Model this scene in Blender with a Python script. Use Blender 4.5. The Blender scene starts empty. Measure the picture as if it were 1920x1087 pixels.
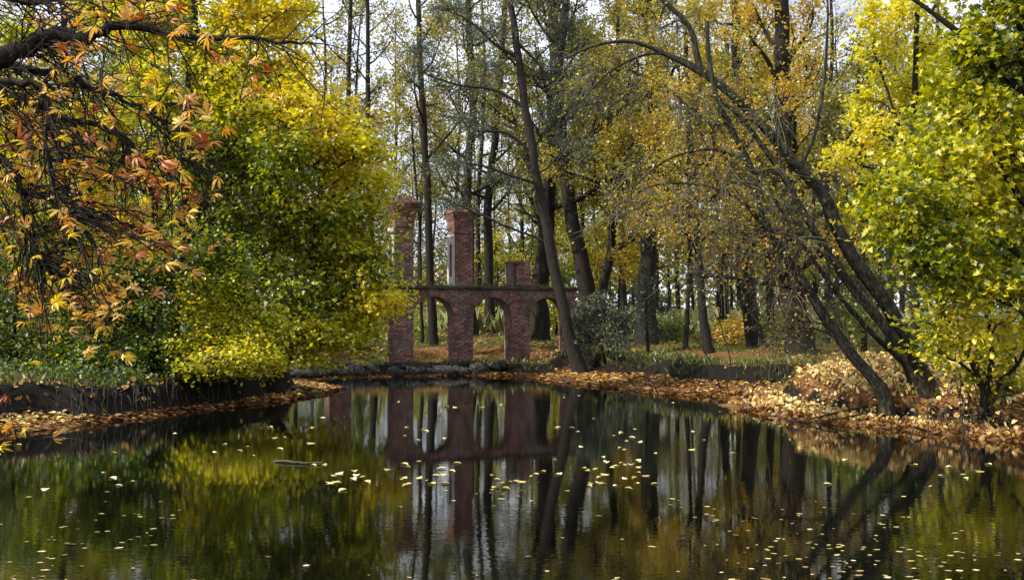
import bpy, math, random
import numpy as np
from mathutils import Vector, Matrix
rng = np.random.default_rng(7)
random.seed(7)
scene = bpy.context.scene
COL = scene.collection

# ------------------------------------------------------------------ camera
F = 2059.0; CAMZ = 2.0; PITCH = math.atan(46.5/F)
cd = bpy.data.cameras.new('camera'); cam = bpy.data.objects.new('camera', cd); COL.objects.link(cam)
cam.location = (0, 0, CAMZ); cam.rotation_euler = (math.pi/2+PITCH, 0, 0)
cd.sensor_width = 36; cd.lens = 36*F/1920; cd.clip_end = 3000; cd.clip_start = 0.1
scene.camera = cam

# ------------------------------------------------------------------ sky, sun, exposure
SUN_AZ = math.radians(-108)      # measured from +Y (into the picture), negative = to the left
SUN_EL = math.radians(42)
world = bpy.data.worlds.new('World'); scene.world = world; world.use_nodes = True
wn = world.node_tree; wn.nodes.clear()
wo = wn.nodes.new('ShaderNodeOutputWorld'); bg = wn.nodes.new('ShaderNodeBackground')
sky = wn.nodes.new('ShaderNodeTexSky'); sky.sky_type = 'NISHITA'; sky.sun_disc = False
sky.sun_elevation = SUN_EL; sky.sun_rotation = SUN_AZ
sky.air_density = 1.0; sky.dust_density = 2.0; sky.ozone_density = 1.5
tc = wn.nodes.new('ShaderNodeTexCoord'); mp = wn.nodes.new('ShaderNodeMapping'); mp.inputs['Scale'].default_value = (1, 1, 2.2)
nz = wn.nodes.new('ShaderNodeTexNoise'); nz.inputs['Scale'].default_value = 3.0; nz.inputs['Detail'].default_value = 5
cr = wn.nodes.new('ShaderNodeValToRGB'); cr.color_ramp.elements[0].position = 0.30; cr.color_ramp.elements[1].position = 0.44
mx = wn.nodes.new('ShaderNodeMix'); mx.data_type = 'RGBA'
mx.inputs['B'].default_value = (11.4, 12.2, 14.4, 1)          # thin bright cloud
wn.links.new(tc.outputs['Generated'], mp.inputs['Vector']); wn.links.new(mp.outputs[0], nz.inputs['Vector'])
wn.links.new(nz.outputs['Fac'], cr.inputs[0]); wn.links.new(cr.outputs[0], mx.inputs['Factor'])
wn.links.new(sky.outputs[0], mx.inputs['A']); wn.links.new(mx.outputs['Result'], bg.inputs['Color'])
bg.inputs['Strength'].default_value = 0.076
wn.links.new(bg.outputs[0], wo.inputs[0])
sd = bpy.data.lights.new('sun', 'SUN'); sd.energy = 5.0; sd.angle = math.radians(0.5); sd.color = (1.0, 0.93, 0.80)
sun = bpy.data.objects.new('sun', sd); COL.objects.link(sun)
sv = Vector((math.sin(SUN_AZ)*math.cos(SUN_EL), math.cos(SUN_AZ)*math.cos(SUN_EL), math.sin(SUN_EL)))
sun.rotation_euler = sv.to_track_quat('Z', 'Y').to_euler(); sun.location = sv*60
scene.view_settings.view_transform = 'Standard'; scene.view_settings.look = 'None'
scene.view_settings.exposure = 0.42; scene.view_settings.gamma = 1.0; scene.view_settings.use_curve_mapping = False
scene.render.engine = 'CYCLES'
scene.cycles.max_bounces = 6; scene.cycles.diffuse_bounces = 3; scene.cycles.glossy_bounces = 3; scene.cycles.transmission_bounces = 4
scene.cycles.transparent_max_bounces = 4; scene.cycles.use_denoising = True
scene.cycles.caustics_reflective = False; scene.cycles.caustics_refractive = False
scene.cycles.sample_clamp_indirect = 6

# ------------------------------------------------------------------ helpers
CP, SP = math.cos(PITCH), math.sin(PITCH)
def P(px, py, Y):
    u = (px-960)/F; v = (543.5-py)/F
    dy = CP - v*SP; dz = SP + v*CP
    return np.array([u/dy*Y, Y, CAMZ + dz/dy*Y])
def G(px, py, z=0.0):
    v = (543.5-py)/F; u = (px-960)/F
    dy = CP - v*SP; dz = SP + v*CP
    Y = (z-CAMZ)*dy/dz
    return (u/dy*Y, Y)
def nrm(a): return a/np.maximum(np.linalg.norm(a, axis=-1, keepdims=True), 1e-9)
def sst(x, a, b):
    t = np.clip((x-a)/(b-a), 0, 1); return t*t*(3-2*t)
_T = np.random.default_rng(3).random((256, 256))
def vnoise(x, y):
    xi = np.floor(x).astype(int); yi = np.floor(y).astype(int); fx = x-xi; fy = y-yi
    fx = fx*fx*(3-2*fx); fy = fy*fy*(3-2*fy)
    g = lambda i, j: _T[i % 256, j % 256]
    return (g(xi, yi)*(1-fx)+g(xi+1, yi)*fx)*(1-fy)+(g(xi, yi+1)*(1-fx)+g(xi+1, yi+1)*fx)*fy
def fbm(x, y, o=3): return sum(vnoise(x*2**k+17*k, y*2**k+5*k)*0.5**k for k in range(o))/sum(0.5**k for k in range(o))

class Geo:
    """collects vertices, polygons of any size and one float per vertex, and links them as one mesh"""
    def __init__(s): s.v = []; s.idx = []; s.cnt = []; s.t = []; s.n = 0; s.mi = []
    def add(s, V, Fc, tint=None, mi=0):
        V = np.asarray(V, dtype=np.float64).reshape(-1, 3); Fc = np.asarray(Fc)
        s.v.append(V); s.idx.append((Fc+s.n).reshape(-1)); s.cnt.append(np.full(len(Fc), Fc.shape[1])); s.mi.append(np.full(len(Fc), mi))
        s.t.append(np.zeros(len(V)) if tint is None else np.broadcast_to(tint, (len(V),)).astype(float)); s.n += len(V)
    def mesh(s, name, mats, smooth=True, attr=True):
        me = bpy.data.meshes.new(name)
        if s.n:
            V = np.concatenate(s.v); I = np.concatenate(s.idx); Cn = np.concatenate(s.cnt)
            me.vertices.add(len(V)); me.vertices.foreach_set('co', V.astype(np.float32).ravel())
            me.loops.add(len(I)); me.loops.foreach_set('vertex_index', I.astype(np.int32))
            me.polygons.add(len(Cn)); st = np.concatenate([[0], np.cumsum(Cn)[:-1]])
            me.polygons.foreach_set('loop_start', st.astype(np.int32)); me.polygons.foreach_set('loop_total', Cn.astype(np.int32))
            me.polygons.foreach_set('material_index', np.concatenate(s.mi).astype(np.int32))
            me.polygons.foreach_set('use_smooth', np.full(len(Cn), smooth))
            if attr:
                a = me.attributes.new('tint', 'FLOAT', 'POINT'); a.data.foreach_set('value', np.concatenate(s.t).astype(np.float32))
            me.update(calc_edges=True)
        for m in (mats if isinstance(mats, (list, tuple)) else [mats]): me.materials.append(m)
        return me
    def build(s, name, mats, parent=None, smooth=True, **props):
        return link(name, s.mesh(name, mats, smooth), parent, **props)
def link(name, data, parent=None, loc=None, rot=None, **props):
    o = bpy.data.objects.new(name, data); COL.objects.link(o)
    if parent: o.parent = parent
    if loc is not None: o.location = tuple(loc)
    if rot is not None: o.rotation_euler = rot
    for k, v in props.items():
        if v: o[k] = v
    return o
def thing(name, label, category, loc=(0, 0, 0), rotz=0, group=None):
    return link(name, None, None, loc, (0, 0, rotz), label=label, category=category, group=group)
def shift(o_geo, off):
    o_geo.v = [v-np.asarray(off) for v in o_geo.v]
def box(g, c, s, rot=None, tint=0):
    V = np.array([[x, y, z] for x in (-.5, .5) for y in (-.5, .5) for z in (-.5, .5)])*np.asarray(s)
    if rot is not None: V = V @ np.array(rot).T
    g.add(V+np.asarray(c), [[0, 1, 3, 2], [4, 6, 7, 5], [0, 4, 5, 1], [2, 3, 7, 6], [0, 2, 6, 4], [1, 5, 7, 3]], tint)

def tubes(g, Pt, R, sides=5, tint=0, rough=0.0, cap=False):
    """N tubes of K rings at once; Pt (N,K,3), R (N,K)"""
    N, K, _ = Pt.shape
    T = nrm(np.gradient(Pt, axis=1))
    ref = np.where(np.abs(T[..., 2:3]) > 0.8, np.array([1., 0.13, 0]), np.array([0.0, 0, 1.]))
    ref = np.repeat(ref[:, K//2:K//2+1], K, axis=1)
    n = nrm(np.cross(T, ref)); b = np.cross(T, n)
    a = np.arange(sides)/sides*2*math.pi
    rr = R[..., None]*np.ones(sides)
    if rough: rr = rr*(1+rough*(rng.random((N, K, sides))-0.5))
    V = Pt[:, :, None, :] + rr[..., None]*(np.cos(a)[None, None, :, None]*n[:, :, None, :]+np.sin(a)[None, None, :, None]*b[:, :, None, :])
    base = (np.arange(N)*K*sides)[:, None, None]+(np.arange(K-1)*sides)[None, :, None]
    j = np.arange(sides); j2 = (j+1) % sides
    Fc = np.stack([base+j, base+j2, base+sides+j2, base+sides+j], -1).reshape(-1, 4)
    g.add(V.reshape(-1, 3), Fc, tint)
    if cap:
        for i in range(N):
            g.add(V[i, -1], [list(range(sides))], tint)

def smooth_path(pts, K):
    """Catmull-Rom through rows of pts -> K rows"""
    pts = np.asarray(pts, float); n = len(pts)
    t = np.linspace(0, n-1, K); i = np.clip(t.astype(int), 0, n-2); f = (t-i)[:, None]
    p0 = pts[np.maximum(i-1, 0)]; p1 = pts[i]; p2 = pts[i+1]; p3 = pts[np.minimum(i+2, n-1)]
    return 0.5*((2*p1)+(-p0+p2)*f+(2*p0-5*p1+4*p2-p3)*f**2+(-p0+3*p1-3*p2+p3)*f**3)
def grow(start, d, L, K, up=0.0, wig=0.15):
    """N curves growing from start along d; up bends them to +z (or down)"""
    start = np.asarray(start, float); N = len(start); d = nrm(np.asarray(d, float)); L = np.broadcast_to(L, (N,))
    out = [start]; p = start
    up = np.broadcast_to(up, (N,))
    for k in range(K-1):
        d = nrm(d + rng.normal(0, wig, (N, 3)) + np.stack([np.zeros(N), np.zeros(N), up], -1)/(K-1))
        p = p + d*(L/(K-1))[:, None]; out.append(p)
    return np.stack(out, 1)
def pick(Pt, t):
    """points on curves Pt (N,K,3) at t (N,)"""
    N, K, _ = Pt.shape; x = np.clip(t, 0, 1)*(K-1); i = np.minimum(x.astype(int), K-2); f = (x-i)[:, None]
    r = np.arange(N); return Pt[r, i]*(1-f)+Pt[r, i+1]*f, nrm(Pt[r, i+1]-Pt[r, i])
def rdir(n): return nrm(rng.normal(size=(n, 3)))

# leaf outlines in the xy plane, stem at the origin, tip along +y, unit length
def _fan(pts): return np.array(pts, float), np.array([[0, i, i+1] for i in range(1, len(pts)-1)])
KITE = (np.array([[0, 0, 0], [.42, .5, .12], [0, 1, 0], [-.42, .5, .12]], float), np.array([[0, 1, 2], [0, 2, 3]]))
NEEDLE = (np.array([[0, 0, 0], [.16, .5, .05], [0, 1, 0], [-.16, .5, .05]], float), np.array([[0, 1, 2], [0, 2, 3]]))
OVAL = (np.array([[0, 0, 0], [.3, .25, .1], [.34, .6, .1], [0, 1, -.08], [-.34, .6, .1], [-.3, .25, .1]], float), np.array([[0, 1, 2], [0, 2, 3], [0, 3, 4], [0, 4, 5]]))
MAPLE = _fan([[0, .12, 0], [.36, .06, .16], [.30, .30, .05], [.50, .55, .20], [.26, .64, .03], [0, 1, -.16], [-.26, .62, .03], [-.52, .50, .16], [-.28, .28, .05], [-.36, .08, .12]])
LOBED = (np.array([[0, 0, 0], [.46, .30, .10], [.20, .56, .02], [0, 1, -.10], [-.20, .56, .02], [-.46, .30, .10]], float), np.array([[0, 1, 2], [0, 2, 3], [0, 3, 4], [0, 4, 5]]))
def leaves(g, pos, size, tmpl, tint, flat=0.5, hang=0.3, dirs=None):
    N = len(pos)
    if N == 0: return
    n = nrm(rdir(N)*(1-flat)+np.array([0, 0, 1.0])*flat*rng.choice([1, 1, 1, -1], N)[:, None])
    d = rdir(N) if dirs is None else nrm(dirs+0.7*rdir(N))
    d = d + np.array([0, 0, -hang]); d = nrm(d-n*np.sum(d*n, 1, keepdims=True)); s = np.cross(d, n)
    V, Fc = tmpl; size = np.broadcast_to(size, (N,))*(0.7+0.6*rng.random(N))
    W = pos[:, None, :]+size[:, None, None]*(V[None, :, 0:1]*s[:, None]+V[None, :, 1:2]*d[:, None]+V[None, :, 2:3]*n[:, None])
    M = len(V); FF = (np.arange(N)*M)[:, None, None]+Fc[None]
    g.add(W.reshape(-1, 3), FF.reshape(-1, Fc.shape[1]), np.repeat(np.broadcast_to(tint, (N,)), M))

# ------------------------------------------------------------------ materials
def mat(name):
    m = bpy.data.materials.new(name); m.use_nodes = True; nt = m.node_tree; nt.nodes.clear()
    return m, nt, nt.nodes.new('ShaderNodeOutputMaterial')
def ramp(nt, stops, fac):
    r = nt.nodes.new('ShaderNodeValToRGB'); e = r.color_ramp.elements
    while len(e) < len(stops): e.new(0.5)
    for i, (p, c) in enumerate(stops): e[i].position = p; e[i].color = (*c, 1)
    nt.links.new(fac, r.inputs[0]); return r.outputs[0]
def leafmat(name, stops, trans=0.5, gloss=0.05, objrand=False):
    m, nt, out = mat(name)
    if objrand:
        oi = nt.nodes.new('ShaderNodeObjectInfo'); fac = oi.outputs['Random']
    else:
        at = nt.nodes.new('ShaderNodeAttribute'); at.attribute_name = 'tint'; fac = at.outputs['Fac']
    c = ramp(nt, stops, fac)
    d = nt.nodes.new('ShaderNodeBsdfDiffuse'); t = nt.nodes.new('ShaderNodeBsdfTranslucent'); gl = nt.nodes.new('ShaderNodeBsdfGlossy')
    gl.inputs['Roughness'].default_value = 0.45; gl.inputs['Color'].default_value = (.8, .8, .8, 1)
    hs = nt.nodes.new('ShaderNodeHueSaturation'); hs.inputs['Saturation'].default_value = 1.12; hs.inputs['Value'].default_value = 1.25
    nt.links.new(c, d.inputs['Color']); nt.links.new(c, hs.inputs['Color']); nt.links.new(hs.outputs[0], t.inputs['Color'])
    m1 = nt.nodes.new('ShaderNodeMixShader'); m1.inputs[0].default_value = trans
    m2 = nt.nodes.new('ShaderNodeMixShader'); m2.inputs[0].default_value = gloss
    nt.links.new(d.outputs[0], m1.inputs[1]); nt.links.new(t.outputs[0], m1.inputs[2])
    nt.links.new(m1.outputs[0], m2.inputs[1]); nt.links.new(gl.outputs[0], m2.inputs[2]); nt.links.new(m2.outputs[0], out.inputs[0])
    return m
def roughmat(name, stops, scale=6, stretch=(1, 1, 1), bump=0.4, rough=0.9, detail=6, dist=0.03, spec=0.2):
    m, nt, out = mat(name)
    b = nt.nodes.new('ShaderNodeBsdfPrincipled'); b.inputs['Roughness'].default_value = rough; b.inputs['Specular IOR Level'].default_value = spec
    tc = nt.nodes.new('ShaderNodeTexCoord'); mp = nt.nodes.new('ShaderNodeMapping'); mp.inputs['Scale'].default_value = stretch
    nz = nt.nodes.new('ShaderNodeTexNoise'); nz.inputs['Scale'].default_value = scale; nz.inputs['Detail'].default_value = detail; nz.inputs['Roughness'].default_value = 0.65
    nt.links.new(tc.outputs['Object'], mp.inputs[0]); nt.links.new(mp.outputs[0], nz.inputs['Vector'])
    c = ramp(nt, stops, nz.outputs['Fac']); nt.links.new(c, b.inputs['Base Color'])
    bp = nt.nodes.new('ShaderNodeBump'); bp.inputs['Strength'].default_value = bump; bp.inputs['Distance'].default_value = dist
    nt.links.new(nz.outputs['Fac'], bp.inputs['Height']); nt.links.new(bp.outputs[0], b.inputs['Normal'])
    nt.links.new(b.outputs[0], out.inputs[0]); return m, nt, b, c
M = {}
M['bark_dark'] = roughmat('bark_dark', [(.3, (.010, .009, .007)), (.55, (.026, .022, .017)), (.75, (.06, .056, .036))], 9, (3, 3, .6), 0.9)[0]
M['bark_lean'] = roughmat('bark_lean', [(.3, (.013, .012, .009)), (.5, (.032, .029, .021)), (.7, (.10, .098, .066))], 7, (3, 3, .8), 0.9)[0]
M['bark_pine'] = roughmat('bark_pine', [(.3, (.012, .010, .008)), (.55, (.030, .025, .020)), (.75, (.07, .06, .05))], 8, (3, 3, .5), 0.9)[0]
M['twig_grey'] = roughmat('twig_grey', [(.3, (.06, .058, .038)), (.7, (.17, .165, .10))], 3, (1, 1, 1), 0.2)[0]
M['maple'] = leafmat('maple_leaf', [(0, (.022, .048, .010)), (.28, (.065, .115, .012)), (.5, (.25, .275, .015)), (.72, (.58, .55, .025)), (.92, (.80, .70, .06)), (1, (.82, .62, .06))])
M['ochre'] = leafmat('ochre_leaf', [(0, (.06, .09, .014)), (.3, (.20, .21, .03)), (.6, (.46, .38, .05)), (.85, (.60, .40, .06)), (1, (.38, .15, .03))])
M['olive'] = leafmat('olive_leaf', [(0, (.03, .045, .015)), (.4, (.10, .115, .03)), (.7, (.28, .25, .05)), (1, (.50, .40, .08))])
M['green'] = leafmat('green_leaf', [(0, (.03, .05, .015)), (.5, (.12, .17, .025)), (1, (.38, .38, .03))])
M['greygreen'] = leafmat('greygreen_needle', [(0, (.04, .055, .035)), (.6, (.10, .125, .07)), (1, (.17, .19, .10))], .25)
M['litter'] = leafmat('fallen_leaf', [(0, (.06, .03, .015)), (.3, (.22, .10, .032)), (.55, (.42, .23, .07)), (.8, (.66, .46, .15)), (1, (.80, .64, .28))], .15, .05)
M['floating'] = leafmat('floating_leaf', [(0, (.12, .07, .03)), (.3, (.30, .22, .06)), (.65, (.55, .45, .13)), (1, (.70, .64, .36))], .1, .12, objrand=True)
M['floating_mass'] = leafmat('floating_leaf_small', [(0, (.30, .22, .06)), (.5, (.6, .5, .15)), (1, (.8, .75, .45))], .1, .12)
M['grass'] = leafmat('grass_blade', [(0, (.045, .06, .012)), (.5, (.10, .13, .02)), (1, (.26, .24, .06))], .3)
M['reed'] = leafmat('reed_blade', [(0, (.12, .15, .05)), (.5, (.26, .28, .10)), (1, (.42, .40, .18))], .3)
M['chest_y'] = leafmat('chestnut_yellow', [(0, (.66, .46, .05)), (1, (.85, .66, .10))], .45, .06, objrand=True)
M['chest_o'] = leafmat('chestnut_orange', [(0, (.68, .32, .05)), (1, (.88, .58, .16))], .45, .06, objrand=True)
M['chest_r'] = leafmat('chestnut_rust', [(0, (.30, .06, .02)), (1, (.50, .15, .04))], .40, .06, objrand=True)
M['stone'] = roughmat('wet_stone', [(.35, (.012, .012, .012)), (.55, (.045, .042, .038)), (.7, (.16, .15, .12))], 7, (1, 1, 1), 1.0, .6, dist=.08)[0]
M['coping'] = roughmat('coping_stone', [(.3, (.035, .035, .025)), (.6, (.09, .085, .06)), (.8, (.15, .15, .10))], 6, (1, 1, 1), .6)[0]
M['plaster'] = roughmat('old_plaster', [(.3, (.30, .26, .23)), (.5, (.50, .46, .42)), (.75, (.62, .58, .54))], 7, (1, 1, 1), .4)[0]
M['mortar'] = roughmat('mortar', [(.3, (.08, .055, .045)), (.6, (.17, .13, .11)), (.8, (.28, .24, .2))], 5, (1, 1, 1), .5)[0]
def brickmat():
    m, nt, b, c = roughmat('red_brick', [(.3, (.09, .045, .035)), (.5, (.22, .10, .075)), (.68, (.36, .24, .20))], 14, (1, 1, 1), .5)
    oi = nt.nodes.new('ShaderNodeObjectInfo'); at = nt.nodes.new('ShaderNodeAttribute'); at.attribute_name = 'tint'
    ad = nt.nodes.new('ShaderNodeMath'); ad.operation = 'ADD'; nt.links.new(oi.outputs['Random'], ad.inputs[0]); nt.links.new(at.outputs['Fac'], ad.inputs[1])
    fr = nt.nodes.new('ShaderNodeMath'); fr.operation = 'FRACT'; nt.links.new(ad.outputs[0], fr.inputs[0])
    mr = nt.nodes.new('ShaderNodeMapRange'); mr.inputs['To Min'].default_value = .55; mr.inputs['To Max'].default_value = 1.45; nt.links.new(fr.outputs[0], mr.inputs[0])
    hs = nt.nodes.new('ShaderNodeHueSaturation'); nt.links.new(mr.outputs[0], hs.inputs['Value']); nt.links.new(c, hs.inputs['Color'])
    ge = nt.nodes.new('ShaderNodeNewGeometry'); last = hs.outputs[0]
    for sc, lo, hi, amt, colr in ((1.7, .50, .66, .55, (.33, .27, .23, 1)), (2.6, .52, .68, .75, (.045, .05, .022, 1)), (1.1, .5, .7, .6, (.07, .045, .035, 1))):
        n2 = nt.nodes.new('ShaderNodeTexNoise'); n2.inputs['Scale'].default_value = sc; n2.inputs['Detail'].default_value = 5
        ad2 = nt.nodes.new('ShaderNodeVectorMath'); ad2.inputs[1].default_value = (sc*7, sc*3, 0); nt.links.new(ge.outputs['Position'], ad2.inputs[0]); nt.links.new(ad2.outputs[0], n2.inputs['Vector'])
        m2 = nt.nodes.new('ShaderNodeMapRange'); m2.inputs['From Min'].default_value = lo; m2.inputs['From Max'].default_value = hi; m2.inputs['To Max'].default_value = amt; nt.links.new(n2.outputs['Fac'], m2.inputs[0])
        x = nt.nodes.new('ShaderNodeMix'); x.data_type = 'RGBA'; x.inputs['B'].default_value = colr; nt.links.new(m2.outputs[0], x.inputs['Factor']); nt.links.new(last, x.inputs['A']); last = x.outputs['Result']
    nt.links.new(last, b.inputs['Base Color'])
    return m
M['brick'] = brickmat()
def groundmat():
    m, nt, out = mat('bank_soil')
    b = nt.nodes.new('ShaderNodeBsdfPrincipled'); b.inputs['Roughness'].default_value = .95; b.inputs['Specular IOR Level'].default_value = .15
    tc = nt.nodes.new('ShaderNodeTexCoord'); at = nt.nodes.new('ShaderNodeAttribute'); at.attribute_name = 'tint'
    n1 = nt.nodes.new('ShaderNodeTexNoise'); n1.inputs['Scale'].default_value = 9; n1.inputs['Detail'].default_value = 8; n1.inputs['Roughness'].default_value = .7
    n2 = nt.nodes.new('ShaderNodeTexVoronoi'); n2.inputs['Scale'].default_value = 14
    nt.links.new(tc.outputs['Object'], n1.inputs['Vector']); nt.links.new(tc.outputs['Object'], n2.inputs['Vector'])
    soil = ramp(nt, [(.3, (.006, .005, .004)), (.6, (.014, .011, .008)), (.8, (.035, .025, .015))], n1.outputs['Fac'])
    sep = nt.nodes.new('ShaderNodeSeparateColor'); nt.links.new(n2.outputs['Color'], sep.inputs[0])
    lit = ramp(nt, [(0, (.05, .025, .012)), (.5, (.16, .075, .025)), (1, (.26, .14, .045))], sep.outputs[0])
    gr = ramp(nt, [(.3, (.03, .04, .01)), (.55, (.07, .08, .018)), (.75, (.16, .13, .03))], n1.outputs['Fac'])
    def mixc(a, b2, f0, f1):
        mr = nt.nodes.new('ShaderNodeMapRange'); mr.inputs['From Min'].default_value = f0; mr.inputs['From Max'].default_value = f1
        nt.links.new(at.outputs['Fac'], mr.inputs[0]); x = nt.nodes.new('ShaderNodeMix'); x.data_type = 'RGBA'
        nt.links.new(mr.outputs[0], x.inputs['Factor']); nt.links.new(a, x.inputs['A']); nt.links.new(b2, x.inputs['B']); return x.outputs['Result']
    c = mixc(mixc(soil, lit, 0.2, 0.8), gr, 1.2, 1.8)       # tint 0 soil and painted shade of the left bank, 1 litter, 2 grass
    nt.links.new(c, b.inputs['Base Color'])
    bp = nt.nodes.new('ShaderNodeBump'); bp.inputs['Strength'].default_value = .7; bp.inputs['Distance'].default_value = .05
    nt.links.new(n1.outputs['Fac'], bp.inputs['Height']); nt.links.new(bp.outputs[0], b.inputs['Normal']); nt.links.new(b.outputs[0], out.inputs[0])
    return m
M['ground'] = groundmat()
def watermat():
    m, nt, out = mat('pond_water')
    b = nt.nodes.new('ShaderNodeBsdfPrincipled'); b.inputs['Base Color'].default_value = (.002, .0025, .0015, 1)
    b.inputs['Roughness'].default_value = .02; b.inputs['IOR'].default_value = 1.65; b.inputs['Specular IOR Level'].default_value = .5
    g = nt.nodes.new('ShaderNodeNewGeometry'); 
    mp = nt.nodes.new('ShaderNodeMapping'); mp.inputs['Scale'].default_value = (1, 1.5, 1)
    n1 = nt.nodes.new('ShaderNodeTexNoise'); n1.inputs['Scale'].default_value = 7.0; n1.inputs['Detail'].default_value = 3
    n2 = nt.nodes.new('ShaderNodeTexNoise'); n2.inputs['Scale'].default_value = .35; n2.inputs['Detail'].default_value = 1
    nt.links.new(g.outputs['Position'], mp.inputs[0]); nt.links.new(mp.outputs[0], n1.inputs['Vector']); nt.links.new(g.outputs['Position'], n2.inputs['Vector'])
    mr = nt.nodes.new('ShaderNodeMapRange'); mr.inputs['From Min'].default_value = .35; mr.inputs['From Max'].default_value = .7; mr.inputs['To Min'].default_value = .006; mr.inputs['To Max'].default_value = .028
    nt.links.new(n2.outputs['Fac'], mr.inputs[0])
    bp = nt.nodes.new('ShaderNodeBump'); bp.inputs['Distance'].default_value = .05
    nt.links.new(mr.outputs[0], bp.inputs['Strength']); nt.links.new(n1.outputs['Fac'], bp.inputs['Height']); nt.links.new(bp.outputs[0], b.inputs['Normal'])
    nt.links.new(b.outputs[0], out.inputs[0]); return m
M['water'] = watermat()

# ------------------------------------------------------------------ pond and ground
SH = [(-7.5, 3.2), (-9.5, 7), (-10.2, 12), (-9.6, 16)] + [G(*p) for p in
      [(-60, 822), (0, 816), (130, 800), (250, 786), (400, 766), (530, 751), (590, 743), (640, 728), (590, 719), (575, 712), (700, 707), (860, 704), (960, 705),
       (1040, 714), (1120, 724), (1200, 735), (1330, 743), (1450, 748), (1455, 752), (1345, 760), (1400, 772), (1480, 786), (1600, 799), (1680, 803), (1750, 811), (1850, 823), (1930, 829), (2000, 845)]] \
     + [(10.2, 13), (11, 8), (8.5, 3.2), (0, 2.4)]
SH = np.array(SH, float)
def sdist(x, y):
    x = np.asarray(x, float); y = np.asarray(y, float); shp = x.shape; x = x.ravel(); y = y.ravel()
    best = np.full(x.shape, 1e9); inside = np.zeros(x.shape, bool)
    for i in range(len(SH)):
        ax, ay = SH[i]; bx, by = SH[(i+1) % len(SH)]
        dx, dy = bx-ax, by-ay; t = np.clip(((x-ax)*dx+(y-ay)*dy)/(dx*dx+dy*dy), 0, 1)
        best = np.minimum(best, np.hypot(x-ax-t*dx, y-ay-t*dy))
        c = ((ay > y) != (by > y)); xi = ax+(y-ay)/(by-ay if by != ay else 1e-9)*dx
        inside ^= c & (x < xi)
    return np.where(inside, -best, best).reshape(shp)
def height(x, y, full=False):
    x = np.asarray(x, float); y = np.asarray(y, float)
    d = sdist(x, y) + (fbm(x*1.3, y*1.3, 3)-.5)*.38
    right = sst(x, 4.2, 6.0)*sst(27.0-y, -1.0, 1.5)
    left = sst(-x, 4.2, 6.5)*sst(30-y, 0, 2)
    w = (2.0 - .9*right)*(1-left) + left*(.42+1.0*sst(-x, 7.6, 9.3))                   # width of the leaf mat at the water's edge
    mat_h = .02 + .12*np.clip(d, 0, 4)
    bz = sst(1.9-x, 0, 1)*sst(y, 32.5, 34)*(1-left); w = w*(1-.72*bz)*(1-.5*right*sst(x, 5.9, 6.7))
    bank = sst(d, w-.05, w+.14+.35*right+.75*np.clip(fbm(x*.9+11, y*.9, 2)-.45, 0, 1)*(1-left))
    plate = (.42+.08*left+.04*right-.17*bz)
    h = np.minimum(mat_h, .02+.12*w) + bank*plate
    h += .030*np.clip(d-w-.3, 0, 12)*(1-.5*left) + bz*.33*sst(d, 3.2, 4.2)
    h += right*sst(d, .6, 2.6)*.50*(.6+.8*fbm(x*1.1, y*1.1, 3))*np.exp(-((x-7.3)/2.6)**2-((y-24.2)/3.0)**2)
    h += (fbm(x*.8, y*.8, 3)-.5)*.22*sst(d, .3, 3) + (fbm(x*3.1+4, y*3.1, 3)-.5)*.16*bank
    h = np.where(d < 0, np.maximum(-.9, d*.45-.01), h)
    if full: return h, d, bank, left, right, w
    return h
def zg(x, y): return float(height(np.array([x]), np.array([y]))[0])

def spaced(a, b, step, far, growth=1.18):
    c = list(np.arange(a, b+1e-6, step)); s = step
    while c[-1] < far: s *= growth; c.append(c[-1]+s)
    s = step
    while c[0] > -far if a < 0 else c[0] > -30: s *= growth; c.insert(0, c[0]-s)
    return np.array(c)
gx = spaced(-14, 14, .19, 900); gy = spaced(1, 42, .17, 900)
X, Yg = np.meshgrid(gx, gy); H, D, bank, left, right, wmat = height(X, Yg, True)
nzv = fbm(X*.7, Yg*.7, 3)
tint = np.where(D < wmat-.32, 1.0, 0.05)
steep = bank*(1-sst(D, wmat+.45, wmat+.9))
plateau = sst(D, wmat+.35, wmat+.8)
farside = sst(Yg, 29, 31)
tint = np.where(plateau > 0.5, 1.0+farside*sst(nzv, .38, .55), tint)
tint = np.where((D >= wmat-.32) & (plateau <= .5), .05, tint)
tint = np.where((right > .4) & (D > wmat+.25), 1.0, tint); tint = np.where((left > .4) & (D > wmat), .05, tint)  # left bank top set dark: shade under the bushes put into the colour
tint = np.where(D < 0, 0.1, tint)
nx, ny = len(gx), len(gy)
g = Geo(); I = np.arange(nx*ny).reshape(ny, nx)
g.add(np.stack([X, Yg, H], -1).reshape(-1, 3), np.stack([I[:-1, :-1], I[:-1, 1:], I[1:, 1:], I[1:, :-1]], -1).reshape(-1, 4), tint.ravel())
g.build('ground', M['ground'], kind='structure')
g = Geo(); g.add([[-13, .5, 0], [14, .5, 0], [14, 40, 0], [-13, 40, 0]], [[0, 1, 2, 3]]); g.build('water', M['water'], kind='structure')

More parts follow.
